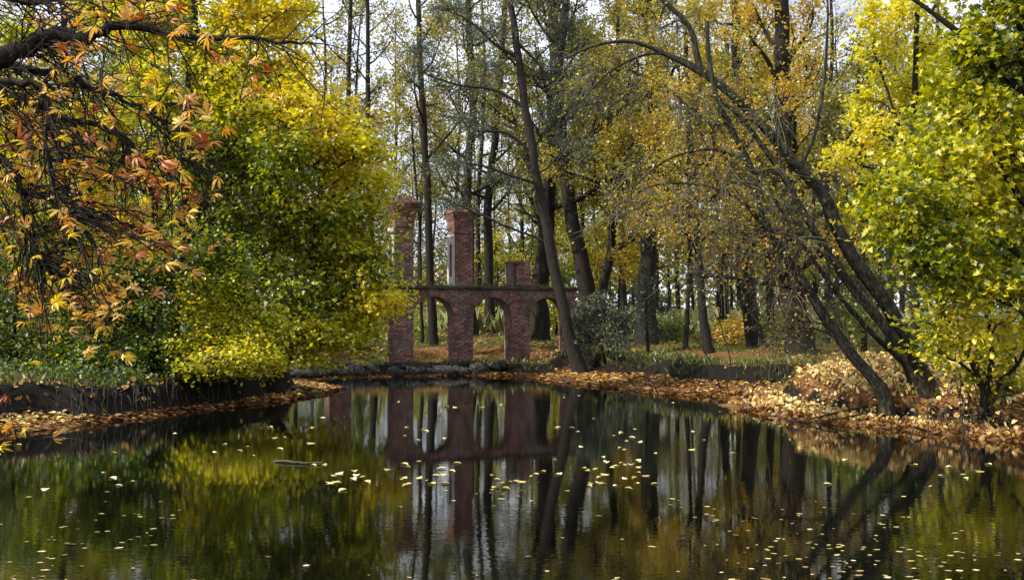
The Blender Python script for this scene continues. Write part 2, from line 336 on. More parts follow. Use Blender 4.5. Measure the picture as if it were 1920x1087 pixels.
# ------------------------------------------------------------------ brick arcade (left end nearer, turned 24 degrees)
BR = math.radians(24)
bx0, by0 = P(863, 670, 37.5)[:2]
ZB, ZS, ZC, ZD = .42, 1.88, 2.60, 2.90          # base, springing, crown, deck underside
bridge = thing('brick_arcade', 'ruined red brick arcade with arched piers and tall pillars at the far shore', 'ruin', (bx0, by0, 0), BR)
PIT, PW, PD = 2.13, .70, .60
def rb(a): return Matrix.Rotation(a, 3, 'Y')
bricks = []       # (x, y, z, length, height, angle, face)  face 0 front, 1 left side
def face_bricks(x0, x1, z0, z1, yf, ok=lambda x, z: True, L=.235, Hh=.062, pr=0):
    z = z0+.04; r = 0
    while z < z1-.02:
        x = x0+(0 if r % 2 == 0 else -.12)
        while x < x1-.03:
            a = max(x, x0); b = min(x+L, x1)
            if b-a > .05 and ok((a+b)/2, z) and rng.random() > .035+.14*(min(a-x0, x1-b) < .02)*(rng.random() < .6): bricks.append(((a+b)/2, yf, z, b-a-.012, Hh, 0, 0, pr))
            x += L+.012
        z += .0755; r += 1
def side_bricks(y0, y1, z0, z1, xf, pr=0):
    z = z0+.04; r = 0
    while z < z1-.02:
        y = y0+(0 if r % 2 == 0 else -.12)
        while y < y1-.03:
            a = max(y, y0); b = min(y+.235, y1)
            if b-a > .05: bricks.append((xf, (a+b)/2, z, b-a-.012, .062, 0, 1, pr))
            y += .247
        z += .0755; r += 1
YF = -PD/2
for k in range(-2, 3):
    cx = k*PIT
    g = Geo(); box(g, (cx, 0, (ZB-.5+ZS)/2), (PW, PD, ZS-ZB+.5)); g.build('pier', M['mortar'], bridge, smooth=False)
    g = Geo(); box(g, (cx-.02, -.03, ZB-.07), (PW+.18, PD+.2, .16)); g.build('pier_base', M['stone'], bridge, smooth=False)
    face_bricks(cx-PW/2, cx+PW/2, ZB+.02, ZS, YF, pr=5-abs(k-.4)); side_bricks(YF, -YF, ZB+.02, ZS, cx-PW/2, pr=2-abs(k))
RA = (PIT-PW)/2; ASC = (ZC-ZS)/RA
for k in range(-2, 2):
    cx = (k+.5)*PIT
    xs = [cx-PIT/2]+list(cx-RA*np.cos(np.linspace(0, math.pi, 21)))+[cx+PIT/2]
    zb = [ZS]+list(ZS+.001+np.sin(np.linspace(0, math.pi, 21))*RA*ASC)+[ZS]
    g = Geo(); V = []; n = len(xs)
    for y in (YF, -YF):
        V += [[x, y, z] for x, z in zip(xs, zb)]+[[x, y, ZD] for x in xs]
    Fc = []
    for i in range(n-1):
        Fc += [[i, i+1, n+i+1, n+i], [2*n+i, 3*n+i, 3*n+i+1, 2*n+i+1], [i, 2*n+i, 2*n+i+1, i+1], [n+i, n+i+1, 3*n+i+1, 3*n+i]]
    g.add(V, Fc); g.build('arch', M['mortar'], bridge, smooth=False)
    for a in np.linspace(.03, math.pi-.03, 31):                 # ring of bricks on end round the arch
        r = RA+.125
        bricks.append((cx-r*math.cos(a), YF, ZS+ASC*r*math.sin(a), .225, .060, a, 2, 2.6-abs(k)))
    def ok(x, z, cx=cx): return math.hypot(x-cx, (z-ZS)/ASC) > RA+.27
    face_bricks(cx-PIT/2, cx+PIT/2, ZS+.01, ZD-.03, YF, ok, pr=1.5-abs(k))
# deck slab, plinth course
g = Geo()
xs = np.linspace(-2.45*PIT, 2.1*PIT, 40)
for i in range(len(xs)-1):
    box(g, ((xs[i]+xs[i+1])/2, 0, ZD+.035+rng.normal(0, .009)), (xs[1]-xs[0]+.004*(i % 2), PD+.24+rng.normal(0, .035), .075+rng.uniform(-.01, .02)))
g.build('deck', M['coping'], bridge, smooth=False)
g = Geo(); box(g, (-.2, 0, ZD-.02), (PIT*4.25, PD+.13, .06)); g.build('dark_band', M['coping'], bridge, smooth=False)  # dark strip added to paint the shadowy, wet wall just under the deck
for k in range(-1, 2):
    g = Geo(); box(g, ((k+.5)*PIT, -.05, ZB-.22+.03*(k % 2)), (PIT-PW-.18, PD+.35, .22)); g.build('threshold', M['stone'], bridge, smooth=False)
def pillar(cx, h, w, lean=0, fl=.16):
    z0 = ZD+.075; hs = h*.66
    g = Geo(); box(g, (cx, 0, z0+hs/2), (w, w, hs)); g.build('pillar', M['mortar'], bridge, smooth=False)
    face_bricks(cx-w/2, cx+w/2, z0, z0+hs, -w/2, pr=4)
    # plaster on the left face with its narrow niche
    g = Geo(); t = .012; X0 = cx-w/2-t/2-.004
    for (y, z, sy, sz) in ((-w*.34, z0+hs/2, w*.30, hs), (w*.34, z0+hs/2, w*.30, hs), (0, z0+hs*.09, w*.38, hs*.18), (0, z0+hs*.90, w*.38, hs*.20)):
        box(g, (X0, y, z), (t*3, sy, sz))
    g.build('plaster_face', M['plaster'], bridge, smooth=False)
    g = Geo(); box(g, (cx-w/2-.001, 0, z0+hs*.5), (.006, w*.37, hs*.64)); g.build('niche', M['coping'], bridge, smooth=False)
    # flared capital in brick steps with a stone top
    prof = [(0, w+.07), (.05, w+.07), (.06, w+.01), (.24, w+.01), (.36, w+fl*.2), (.50, w+fl*.55), (.62, w+fl), (.66, w+fl+.06), (.71, w+fl+.06), (.72, w+fl*.6), (.84, w), (.9, w*.5)]
    g = Geo(); V = []; Fc = []
    for i, (z, s) in enumerate(prof):
        for a, b in ((-1, -1), (1, -1), (1, 1), (-1, 1)):
            V.append([cx+a*s/2+lean*z+rng.normal(0, .008), b*s/2+rng.normal(0, .008), z0+hs+z*h*.34/.9])
        if i:
            o = (i-1)*4
            for j in range(4): Fc.append([o+j, o+(j+1) % 4, o+4+(j+1) % 4, o+4+j])
    Fc.append([len(V)-4+j for j in range(4)])
    g.add(V[:], Fc, .35); cap = g.build('capital', M['brick'], bridge, smooth=False)
    zc = z0+hs; s = h*.34/.9
    gg = Geo()
    for (z, wd) in [(.03, w+.08)]+[(zz, float(np.interp(zz, [p[0] for p in prof], [p[1] for p in prof]))) for zz in (.13, .21, .29, .37, .45, .53, .61)]+[(.69, w+fl+.07)]:
        n = int(wd/.25)+1; 
        for i in range(n):
            xx = cx-wd/2+(i+.5)*wd/n
            box(gg, (xx+lean*z, -wd/2+.025, zc+z*s), (wd/n-.012, .07, .060), tint=rng.random())
        for i in range(n):
            yy = -wd/2+(i+.5)*wd/n
            box(gg, (cx-wd/2+.025+lean*z, yy, zc+z*s), (.07, wd/n-.012, .060), tint=rng.random())
    gg.build('capital_brick', M['brick'], bridge, smooth=False, kind='stuff')
    g = Geo(); n = 260
    pos = np.stack([cx+rng.uniform(-.5, .5, n)*(w+.2), rng.uniform(-.5, .5, n)*(w+.2), np.full(n, zc+.74*s)+rng.uniform(0, .12, n)], -1)
    leaves(g, pos, .12, NEEDLE, rng.random(n), flat=.1, hang=-.8); g.build('moss_tuft', M['grass'], bridge, kind='stuff')
pillar(0, 2.70, .66, 0)
pillar(-PIT, 2.95, .66, .10, .36)
g = Geo(); n = 900; xx = rng.choice(np.linspace(-4.8, 4.2, 26), n)+rng.normal(0, .10, n)
leaves(g, np.stack([xx, rng.uniform(-.42, .3, n), ZD+.08+rng.uniform(-.03, .07, n)], -1), .10, NEEDLE, rng.random(n)*.8, flat=.1, hang=-.4); g.build('moss_tuft', M['grass'], bridge, kind='stuff')
g = Geo(); n = 260; xx = rng.uniform(-4.8, 4.2, n); leaves(g, np.stack([xx, rng.uniform(-.4, .3, n), np.full(n, ZD+.085)], -1), .11, OVAL, rng.uniform(.2, .8, n), flat=.9, hang=0); g.build('leaf_litter', M['litter'], bridge, kind='stuff')
g = Geo(); cx = PIT; z0 = ZD+.075
box(g, (cx+.10, 0, z0+.36), (.56, .6, .72)); box(g, (cx-.27, .02, z0+.42), (.13, .5, .84)); box(g, (cx+.05, -.05, z0+.76), (.3, .4, .12)); box(g, (cx-.27, 0, z0+.86), (.2, .5, .06))
g.build('broken_pillar', M['mortar'], bridge, smooth=False); face_bricks(cx-.18, cx+.38, z0, z0+.72, -.3, pr=4)
g = Geo()
for i in range(26): box(g, (cx+rng.uniform(-.16, .36), rng.uniform(-.26, .2), z0+.76+rng.uniform(0, .10)), (.22, .11, .06), Matrix.Rotation(rng.normal(0, .5), 3, 'Z') @ Matrix.Rotation(rng.normal(0, .12), 3, 'Y'), rng.random())
g.build('loose_brick', M['brick'], bridge, smooth=False, kind='stuff')
# the 300 that show largest are parts, the others one mass
bricks.sort(key=lambda b: -(b[7]+rng.random()*.01))
BM = {}
def brick_mesh(L, Hh):
    k = (round(L*50)/50, Hh)
    if k not in BM:
        g = Geo(); box(g, (0, 0, 0), (max(k[0], .04), .03, Hh)); BM[k] = g.mesh('brick', M['brick'], False)
    return BM[k]
rest = Geo()
for i, (x, y, z, L, Hh, a, fc, pr) in enumerate(bricks):
    off = rng.uniform(-.009, .007)
    if fc == 0: loc = (x, y+off, z); rot = (0, rng.normal(0, .012), 0)
    elif fc == 1: loc = (x+off, y, z); rot = (0, 0, math.pi/2)
    else: loc = (x, y-.006+off, z); rot = (0, math.atan2(ASC*math.sin(a), math.cos(a)), 0)
    if i < 300: link('brick', brick_mesh(L, Hh), bridge, loc, rot)
    else:
        R = Matrix.Rotation(rot[2], 3, 'Z') @ Matrix.Rotation(rot[1], 3, 'Y')
        box(rest, loc, (L, .03, Hh), R, rng.random())
rest.build('brick_mass', M['brick'], bridge, smooth=False, kind='stuff')

# ------------------------------------------------------------------ shore stones
def rock(name, label, px, py, Y, s, group):
    n1, n2 = 9, 14; V = []
    sx, sy, sz = s; ph = rng.random(3)*9
    for i in range(n1):
        th = math.pi*i/(n1-1)
        for j in range(n2):
            a = 2*math.pi*j/n2; d = np.array([math.sin(th)*math.cos(a), math.sin(th)*math.sin(a), math.cos(th)])
            r = 1+.22*math.sin(3*d[0]+ph[0])*math.cos(3*d[1]+ph[1])+.12*math.sin(5*d[2]+7*d[0]+ph[2])
            V.append(np.sign(d)*np.abs(d)**.75*r*np.array([sx, sy, sz])/2)
    Fc = [[i*n2+j, (i+1)*n2+j, (i+1)*n2+(j+1) % n2, i*n2+(j+1) % n2] for i in range(n1-1) for j in range(n2)]
    g = Geo(); g.add(V, Fc); x, y, z = P(px, py, Y)
    o = g.build(name, M['stone']); o.location = (x, y, zg(x, y)+sz*.18); o.rotation_euler[2] = rng.uniform(-.5, .5)
    o['label'] = label; o['category'] = 'rock'; o['group'] = group
rk = [(572, 'dark flat stone at the far left end of the stony shore'), (602, 'low dark stone beside the shore gap left of the arcade'), (634, 'rounded dark boulder left of the leftmost visible brick pier'),
      (664, 'grey topped shore boulder below the maple branches'), (700, 'large rounded dark stone just left of the first brick pier'), (741, 'wet black boulder in front of the first brick pier'),
      (778, 'grey slab like stone at the foot of the first arch'), (806, 'pale topped stone under the first arch opening'), (832, 'small pale edged stone left of the middle brick pier'),
      (862, 'dark pointed stone in front of the middle brick pier'), (898, 'long flat stone under the second arch opening'), (935, 'low wet stone left of the third brick pier')]
for i, (px, lb) in enumerate(rk):
    rock('shore_stone', lb, px, 690, np.interp(px, [575, 700, 860, 960], [34.2, 35.6, 36.5, 36.3])+rng.uniform(-.1, .25), (rng.uniform(.4, 1.0), rng.uniform(.35, .7), rng.uniform(.22, .46)), 'stones lining the shore below the brick arcade')

# ------------------------------------------------------------------ trees
def trunk_geo(path, rad, sides=14, K=26, flare=1.45, rough=.16):
    rad = np.asarray(rad)*.86
    Pt = smooth_path(path, K); R = smooth_path(np.array(rad)[:, None], K)[:, 0]
    seg = np.concatenate([[0], np.cumsum(np.linalg.norm(np.diff(Pt, axis=0), axis=1))])
    R = np.maximum(R, .006)*(1+(flare-1)*np.exp(-seg/(.35+R[0]*1.3)))
    Pt = Pt+rng.normal(0, 1, Pt.shape)*R[:, None]*.10*np.array([1, 1, .2])
    return Pt, R
def branch_system(g, lp, r0, nsub, ntwig, sub_len, twig_len, spread=.9, up=.2, twup=.0, r1=None, tsides=3, start=.22, wig=.16):
    """a limb curve lp (K,3) with its sub-branches and twigs into g; returns twig curves"""
    K = len(lp); rr = np.linspace(r0, r0*.22 if r1 is None else r1, K)
    tubes(g, lp[None], rr[None], 6 if r0 > .03 else 5, rough=.12)
    t = np.sort(rng.uniform(start, 1.0, nsub)); q, dd = pick(np.repeat(lp[None], nsub, 0), t)
    sd_ = nrm(dd+spread*rdir(nsub)); L = sub_len*(1.15-.5*t)*rng.uniform(.7, 1.25, nsub)
    sp = grow(q, sd_, L, 6, up, wig); rs = np.maximum(r0*(1-.75*t)*.5, .006)
    tubes(g, sp, rs[:, None]*np.linspace(1, .3, 6), 4)
    allc = [np.repeat(sp, ntwig, 0)]; n2 = nsub*ntwig
    t2 = rng.uniform(.15, 1, n2); q, dd = pick(allc[0], t2)
    td = nrm(dd+spread*1.1*rdir(n2)); L2 = twig_len*rng.uniform(.5, 1.3, n2)
    tw = grow(q, td, L2, 4, twup, wig*1.2)
    tubes(g, tw[::2], np.maximum(np.repeat(rs, ntwig)*.35, .0045)[::2, None]*np.linspace(1, .35, 4), tsides)
    return tw
def twig_leaves(g, tw, per, size, tmpl, tint0, tvar, flat, hang, jit):
    n = len(tw)*per
    per = max(int(per), 1) if per >= 1 else per
    if per < 1: n = int(len(tw)*per); sel = rng.integers(0, len(tw), n); c = tw[sel]
    else: c = np.repeat(tw, int(per), 0); n = len(c)
    p, d = pick(c, rng.uniform(.15, 1.0, n)); p = p+rng.normal(0, jit, (n, 3))
    nv = vnoise(p[:, 0]*.9+50, p[:, 2]*.9+p[:, 1]*.3)
    tint = np.clip(tint0+(nv-.5)*tvar*1.2+rng.normal(0, tvar*.45, n), 0, 1)
    leaves(g, p, size, tmpl, tint, flat, hang, d)

DEN = 3.6
def path_tree(name, label, cat, px, Y, w, nl=13, ll=2.6, leaf='maple', per=3, lsize=.085, tint=.6, tvar=.3, first=.35, bark='bark_dark', tmpl=KITE, up=.5,
              elev=.5, ntw=9, nsub=7, group=None, tmin=None, wtop=None, flat=.4, hang=.3, twl=.6, jit=.07, side=None):
    """a tree whose trunk follows pixel points px at depth Y; w = trunk width in photo pixels at the foot"""
    k = Y/F; pts = [P(a, b, Y) for a, b in px]
    x0, y0, _ = pts[0]; zb = zg(x0, y0)
    pts = [np.array([x0+.02, y0, zb-.25])]+([p for p in pts if p[2] > zb+.3])
    rad = np.interp(np.linspace(0, 1, len(pts)), [0, 1], [w*k/2, (wtop if wtop else w*.45)*k/2])
    base = np.array([x0, y0, zb]); root = thing(name, label, cat, base, group=group)
    Pt, R = trunk_geo(pts, rad)
    # leader above the frame
    g = Geo(); tubes(g, Pt[None], R[None], 12, rough=.16); shift(g, base); g.build('trunk', M[bark], root)
    cg = Geo(); az = rng.random()*6.28
    for i in range(nl):
        t = first+(1-first)*(i+rng.random()*.6)/nl; t = min(t, .995)
        j = t*(len(Pt)-1); q = Pt[int(j)]; az += 2.4+rng.normal(0, .3)
        a = az if side is None or rng.random() > .7 else (math.pi if side < 0 else 0)+rng.normal(0, .7)
        e = elev+rng.normal(0, .2)
        d = np.array([math.cos(a)*math.cos(e), math.sin(a)*math.cos(e), math.sin(e)])
        L = ll*(1.1-.55*(t-first)/(1-first))*rng.uniform(.75, 1.25)
        lp = grow(q[None], d[None], L, 8, up, .13)[0]
        lg = Geo(); tw = branch_system(lg, lp, max(R[int(j)]*.42, .012), nsub, ntw, L*.5, twl, up=up*.6)
        shift(lg, base); lg.build('limb', M[bark], root)
        if leaf and per: twig_leaves(cg, tw, per*DEN if per > 1 else per, lsize*1.15, tmpl, tint, tvar, flat, hang, jit)
    if leaf and per: shift(cg, base); cg.build('crown', M[leaf], root)
    return root

def clump_tree(name, label, cat, stems, clumps, leaf='maple', tmpl=MAPLE, lsize=.13, dens=1.0, tvar=.3, bark='bark_dark', Yd=1.2, ntw=8, nsub=8, up=.15, flat=.5,
               hang=.35, group=None, per=6, twl=.5, limb_r=.035, sides=12, rough=.16, twmat=None, back=0.0, jit=.09, attach=.5, tier=0, tsh=0.0):
    """stems: (pixel points with own depth or one depth, Y, foot width px, tip width px); clumps: (px, py, rx, ry, tint[, depth offset]) with radii in pixels"""
    st = []
    for si, (px, Y, w0, w1) in enumerate(stems):
        pts = [P(a[0], a[1], a[2] if len(a) > 2 else Y) for a in px]; k = Y/F
        if si == 0:
            x0, y0, z0 = pts[0]; zb = zg(x0, y0); foot = np.array([x0, y0, zb])
            if si == 0: base = foot
            pts = [np.array([x0+.02, y0, zb-.25])]+([p for p in pts if p[2] > zb+.12])
        rad = np.linspace(w0*k/2, w1*k/2, len(pts))
        st.append(trunk_geo(pts, rad, flare=1.6 if si == 0 else 1.15))
    root = thing(name, label, cat, base, group=group)
    for i, (Pt, R) in enumerate(st):
        g = Geo(); tubes(g, Pt[None], R[None], sides, rough=rough, cap=True); shift(g, base); g.build('trunk', M[bark], root)
    allP = np.concatenate([s[0] for s in st]); allR = np.concatenate([s[1] for s in st]); cg = Geo(); Y0 = stems[0][1]
    for c in clumps:
        cx, cy, rx, ry, tn = c[:5]; dy = c[5] if len(c) > 5 else 0
        Yc = Y0+dy+rng.uniform(-.5, .5)*Yd+back; k = Yc/F; cen = P(cx, cy, Yc); rad = np.array([rx*k, max(min(rx, ry)*k*1.1, .7), ry*k])
        # limb from the stem: prefers a point below and near
        dd = np.linalg.norm(allP-cen, axis=1)+np.maximum(allP[:, 2]-cen[2]+attach*dd_(allP, cen), 0)*1.6
        j = int(np.argmin(dd)); q = allP[j]; v = cen-q; Ld = np.linalg.norm(v)
        mid = q+v*.5+np.array([0, 0, .12*Ld])+rng.normal(0, .05*Ld, 3)
        end = cen+nrm(v)*rad.mean()*.55
        lp = smooth_path([q, mid, cen, end], 12)+rng.normal(0, .02, (12, 3))
        r0 = min(allR[j]*.75, limb_r*(.6+.25*Ld)); lg = Geo()
        tubes(lg, lp[None], np.linspace(r0, r0*.25, 12)[None], 6, rough=.12)
        area = rx*ry*math.pi*k*k; ns = max(4, int(nsub*dens*(.6+.5*area)))
        # sub-branches end inside the clump's volume
        t = rng.uniform(.35, 1, ns); s0, _ = pick(np.repeat(lp[None], ns, 0), t)
        u = rdir(ns)*(rng.random((ns, 1))**.45); e0 = cen+u*rad
        if tier: oz = e0[:, 2]-cen[2]; slope = .22*(e0[:, 0]-cen[0])*rng.choice([-1, 1]); e0[:, 2] = cen[2]+np.round(oz/tier)*tier+slope+rng.normal(0, .07, ns)
        m0 = (s0+e0)/2+rng.normal(0, .12, (ns, 3))*rad.mean()+np.array([0, 0, .08])
        tt = np.linspace(0, 1, 7)[None, :, None]
        sp = (1-tt)**2*s0[:, None]+2*tt*(1-tt)*m0[:, None]+tt**2*e0[:, None]
        tubes(lg, sp, (np.maximum(r0*.35, .006)*np.linspace(1, .3, 7))[None].repeat(ns, 0), 4)
        n2 = ns*ntw; q2, d2 = pick(np.repeat(sp, ntw, 0), rng.uniform(.3, 1, n2))
        rd = rdir(n2)*([1, 1, .35] if tier else [1, 1, 1])
        tw = grow(q2, nrm(d2*([1, 1, .35] if tier else [1, 1, 1])+1.1*rd), twl*rng.uniform(.5, 1.3, n2), 5, up, .18)
        if twmat: tg = Geo(); tubes(tg, tw, .0075*np.linspace(1, .35, 5)[None].repeat(n2, 0), 3); shift(tg, base)
        else: t3 = tw[::4]; tubes(lg, t3, .005*np.linspace(1, .35, 5)[None].repeat(len(t3), 0), 3)
        shift(lg, base); lo = lg.build('limb', M[bark], root)
        if twmat: tg.build('twig_spray', M[twmat], lo)
        if leaf and per: twig_leaves(cg, tw, per, lsize, tmpl, tn+tsh, tvar, flat, hang, jit)
    if leaf and per: shift(cg, base); cg.build('crown', M[leaf], root)
    return root
def dd_(A, c): return np.hypot(A[:, 0]-c[0], A[:, 1]-c[1])

# ---- tall maple on the left bank
clump_tree('maple_tree', 'tall yellow green maple on the left bank with bright yellow upper crown', 'maple tree',
  [([(318, 730), (326, 600), (338, 480), (345, 350), (352, 200), (362, 60), (370, -90)], 26.5, 30, 14),
   ([(340, 470), (400, 330), (440, 200), (470, 60)], 26.5, 16, 5)],
  [(440, -40, 120, 70, .80), (480, 60, 80, 65, .84), (540, 20, 50, 60, .82), (400, 100, 90, 70, .74), (510, 130, 65, 60, .84), (390, 190, 80, 70, .62), (480, 215, 75, 65, .6), (550, 225, 60, 60, .82), (560, 120, 35, 50, .84),
   (430, 300, 90, 75, .52), (530, 320, 75, 60, .56), (340, 300, 70, 70, .6), (470, 400, 85, 65, .5), (380, 420, 80, 70, .52), (300, 60, 80, 70, .72), (560, 400, 70, 60, .4),
   (250, -30, 90, 60, .75), (300, 180, 70, 60, .70), (520, 300, 60, 50, .42, -1), (440, 130, 60, 60, .78), (430, 30, 60, 60, .8), (590, 290, 50, 40, .78)], lsize=.115, per=12, dens=1.3, tvar=.34, tmpl=LOBED, twl=.75, tier=.62)
# ---- spreading maple leaning over the water toward the arcade
clump_tree('maple_tree', 'spreading green and yellow maple whose low boughs hide the left piers of the arcade', 'maple tree',
  [([(522, 738), (512, 706), (540, 660), (566, 560), (590, 450), (600, 340), (600, 260)], 26.8, 30, 7), ([(515, 700), (470, 620), (450, 520), (455, 420)], 26.8, 20, 8), ([(545, 655), (610, 590), (680, 520)], 26.8, 14, 5)],
  [(610, 300, 55, 35, .74), (650, 330, 60, 45, .8), (675, 385, 40, 40, .8), (640, 400, 70, 50, .62), (560, 440, 70, 60, .52), (675, 450, 55, 50, .62), (620, 490, 75, 55, .55), (685, 520, 50, 45, .66),
   (725, 575, 30, 22, .84), (560, 540, 75, 60, .5), (650, 570, 70, 50, .55), (690, 610, 40, 34, .72), (600, 620, 70, 45, .58), (510, 620, 75, 50, .46), (650, 640, 60, 22, .68), (480, 510, 80, 60, .46),
   (450, 590, 70, 60, .48), (540, 660, 60, 25, .54), (685, 480, 24, 34, .8), (690, 340, 26, 36, .75), (690, 280, 45, 30, .8), (620, 240, 50, 30, .8), (580, 200, 40, 30, .8), (645, 265, 50, 25, .82)], lsize=.115, per=12, dens=1.3, tvar=.36, tmpl=LOBED, twl=.75, tier=.62)
clump_tree('hazel_bush', 'low leafy hazel thicket with small yellow leaves hanging over the dark left bank', 'bush',
  [([(270, 740), (265, 700), (285, 620), (300, 540)], 24.0, 13, 5), ([(265, 720), (190, 660), (165, 580)], 24.0, 9, 4), ([(270, 720), (350, 650), (420, 600)], 24.0, 9, 4), ([(265, 720), (130, 680), (80, 650)], 24.0, 8, 3)],
  [(110, 668, 75, 34, .5), (190, 655, 80, 38, .55), (280, 650, 80, 44, .55), (380, 648, 80, 44, .58), (470, 650, 65, 38, .55), (160, 600, 75, 48, .45), (250, 590, 65, 48, .48), (330, 575, 80, 52, .55), (410, 565, 80, 52, .55),
   (350, 500, 85, 50, .55), (430, 490, 65, 45, .55), (270, 520, 70, 50, .5), (80, 640, 65, 42, .4), (500, 605, 55, 52, .58), (230, 680, 90, 20, .55), (340, 684, 95, 18, .52), (450, 684, 75, 16, .55), (130, 690, 85, 16, .5),
   (180, 680, 80, 22, .48, -1), (300, 680, 80, 22, .5, -.7), (400, 676, 80, 22, .52, -.7), (490, 680, 50, 18, .55), (90, 695, 60, 14, .45, -.8), (200, 555, 70, 45, .45), (120, 555, 60, 50, .42)],
  lsize=.085, per=10, dens=1.5, tier=.45, tsh=-.10, tvar=.50, tmpl=OVAL, flat=.55, ntw=9, twl=.42, Yd=1.0)
clump_tree('elder_bush', 'dull green bush at the extreme left edge behind the hanging chestnut leaves', 'bush',
  [([(20, 730), (25, 640), (30, 560)], 25, 14, 5), ([(22, 700), (-20, 620), (-30, 560)], 25, 10, 4)],
  [(20, 640, 60, 50, .35), (40, 700, 80, 30, .35), (-10, 680, 60, 40, .3), (50, 570, 55, 45, .3), (-20, 600, 50, 60, .3), (30, 690, 60, 30, .3), (70, 500, 60, 50, .4), (10, 480, 60, 50, .45)], leaf='green', tmpl=OVAL, lsize=.10, per=7, dens=1.1, tvar=.4)
clump_tree('bramble_bush', 'low bramble bush on top of the dark bank at the left edge', 'bush',
  [([(60, 735), (60, 710), (58, 690)], 22.8, 6, 2), ([(62, 730), (10, 700), (-30, 690)], 22.8, 5, 2), ([(62, 730), (120, 705), (150, 695)], 22.8, 5, 2)],
  [(0, 712, 60, 20, .35), (60, 706, 60, 22, .4), (120, 712, 50, 16, .45), (-50, 710, 50, 26, .35), (30, 728, 60, 12, .35, -.7), (100, 728, 60, 10, .4, -.7), (180, 718, 50, 12, .45, -.6), (-40, 735, 60, 16, .35, -.7), (240, 716, 40, 12, .5, -.5)],
  leaf='green', tmpl=OVAL, lsize=.085, per=9, dens=2.2, tvar=.5, ntw=8, twl=.3, Yd=.5, limb_r=.008)
# ---- yellow trees behind the chestnut
clump_tree('maple_tree', 'golden maple standing behind the hanging chestnut boughs at the upper left', 'maple tree',
  [([(112, 700), (118, 560), (122, 400), (124, 200), (118, 0), (115, -80)], 31, 20, 11), ([(120, 450), (180, 330), (220, 200)], 31, 10, 4)],
  [(180, 330, 70, 55, .8), (190, 230, 70, 50, .85), (120, 250, 60, 50, .6), (60, 350, 60, 50, .7), (240, 420, 60, 50, .75), (100, 440, 70, 50, .5), (60, 190, 50, 50, .6), (200, 480, 60, 45, .55), (250, 150, 60, 40, .7),
   (30, 60, 60, 50, .6), (200, 20, 60, 40, .7), (150, 560, 60, 40, .4), (0, 270, 50, 50, .55)], lsize=.12, per=10, dens=1.25, tvar=.3, tmpl=LOBED)
clump_tree('maple_tree', 'pale yellow maple at the far side of the tall left maple beside the open sky', 'maple tree',
  [([(618, 650), (600, 480), (585, 330), (560, 150), (545, -60)], 38, 16, 7)],
  [(600, 330, 60, 45, .8), (660, 270, 60, 40, .7), (700, 220, 40, 30, .6), (590, 250, 50, 40, .75), (560, 160, 40, 50, .6), (690, 320, 50, 35, .75), (640, 200, 50, 30, .55)], leaf='ochre', lsize=.11, tmpl=KITE, per=4, dens=.8, tvar=.35)

# ---- right maple and its neighbours
clump_tree('maple_tree', 'big yellow green maple filling the right edge above the leaf covered bank', 'maple tree',
  [([(2010, 800), (1995, 600), (1975, 400), (1940, 200), (1915, 0), (1905, -120)], 18.2, 60, 26), ([(1978, 430), (1920, 380), (1860, 290), (1800, 230)], 18.2, 22, 5), ([(1990, 560), (1900, 470), (1830, 430)], 18.2, 20, 5),
   ([(1930, 180), (1850, 110), (1780, 48), (1700, -10)], 18.2, 20, 8)],
  [(1870, 20, 95, 65, .62), (1900, 120, 80, 65, .55), (1830, 110, 65, 60, .66), (1870, 210, 90, 60, .52), (1800, 190, 60, 50, .62), (1900, 300, 80, 60, .55), (1830, 280, 70, 55, .58), (1760, 300, 60, 45, .68), (1880, 380, 85, 60, .6),
   (1800, 370, 75, 55, .62), (1720, 370, 65, 45, .66), (1690, 430, 50, 40, .66), (1780, 450, 75, 50, .58), (1870, 460, 80, 55, .52), (1730, 500, 50, 40, .58), (1890, 540, 70, 50, .48), (1820, 530, 60, 40, .55), (1660, 380, 38, 30, .72), (1900, -60, 120, 50, .6), (1785, -40, 70, 40, .7)],
  lsize=.115, per=10, dens=1.1, tvar=.36, twl=.65, tier=.55)
clump_tree('maple_tree', 'thin golden maple with sky showing through left of the big right maple', 'maple tree',
  [([(1716, 640), (1716, 450), (1712, 300), (1716, 150), (1722, -40)], 27, 20, 10), ([(1714, 330), (1680, 220), (1640, 100)], 27, 9, 4)],
  [(1640, 40, 60, 45, .88), (1700, 20, 60, 45, .86), (1750, 80, 60, 45, .8), (1650, 120, 50, 35, .85), (1710, 170, 55, 40, .78), (1640, 250, 50, 25, .8), (1770, 160, 45, 45, .7), (1620, 190, 35, 25, .82), (1690, 290, 40, 25, .66), (1590, 300, 40, 30, .8)],
  lsize=.12, per=9, dens=.9, tvar=.25, tmpl=LOBED)
clump_tree('shrub', 'sprawling yellow green shrub on the right bank between leaning trunks and picture edge', 'shrub',
  [([(1845, 770), (1840, 720), (1800, 640), (1770, 590)], 18.6, 18, 5), ([(1850, 740), (1860, 660), (1850, 590)], 18.6, 14, 5), ([(1845, 740), (1910, 680), (1930, 620)], 18.6, 12, 4)],
  [(1790, 610, 55, 40, .68), (1850, 600, 60, 40, .66), (1760, 660, 40, 35, .55), (1820, 670, 55, 40, .5), (1890, 660, 55, 45, .52), (1780, 560, 40, 28, .7), (1900, 600, 50, 40, .55), (1750, 610, 30, 30, .62), (1860, 720, 60, 28, .42)],
  lsize=.10, per=6, dens=.95, tvar=.42, tmpl=OVAL)
clump_tree('young_tree', 'dark green young tree behind the leaning trunks under the golden maple', 'tree',
  [([(1665, 640), (1668, 540), (1665, 400), (1660, 280)], 30, 12, 5)],
  [(1650, 360, 45, 45, .2), (1690, 330, 40, 40, .25), (1670, 440, 50, 50, .2), (1650, 520, 50, 45, .3), (1700, 250, 40, 35, .3)], leaf='green', tmpl=OVAL, lsize=.12, per=6, dens=.9, tvar=.25)

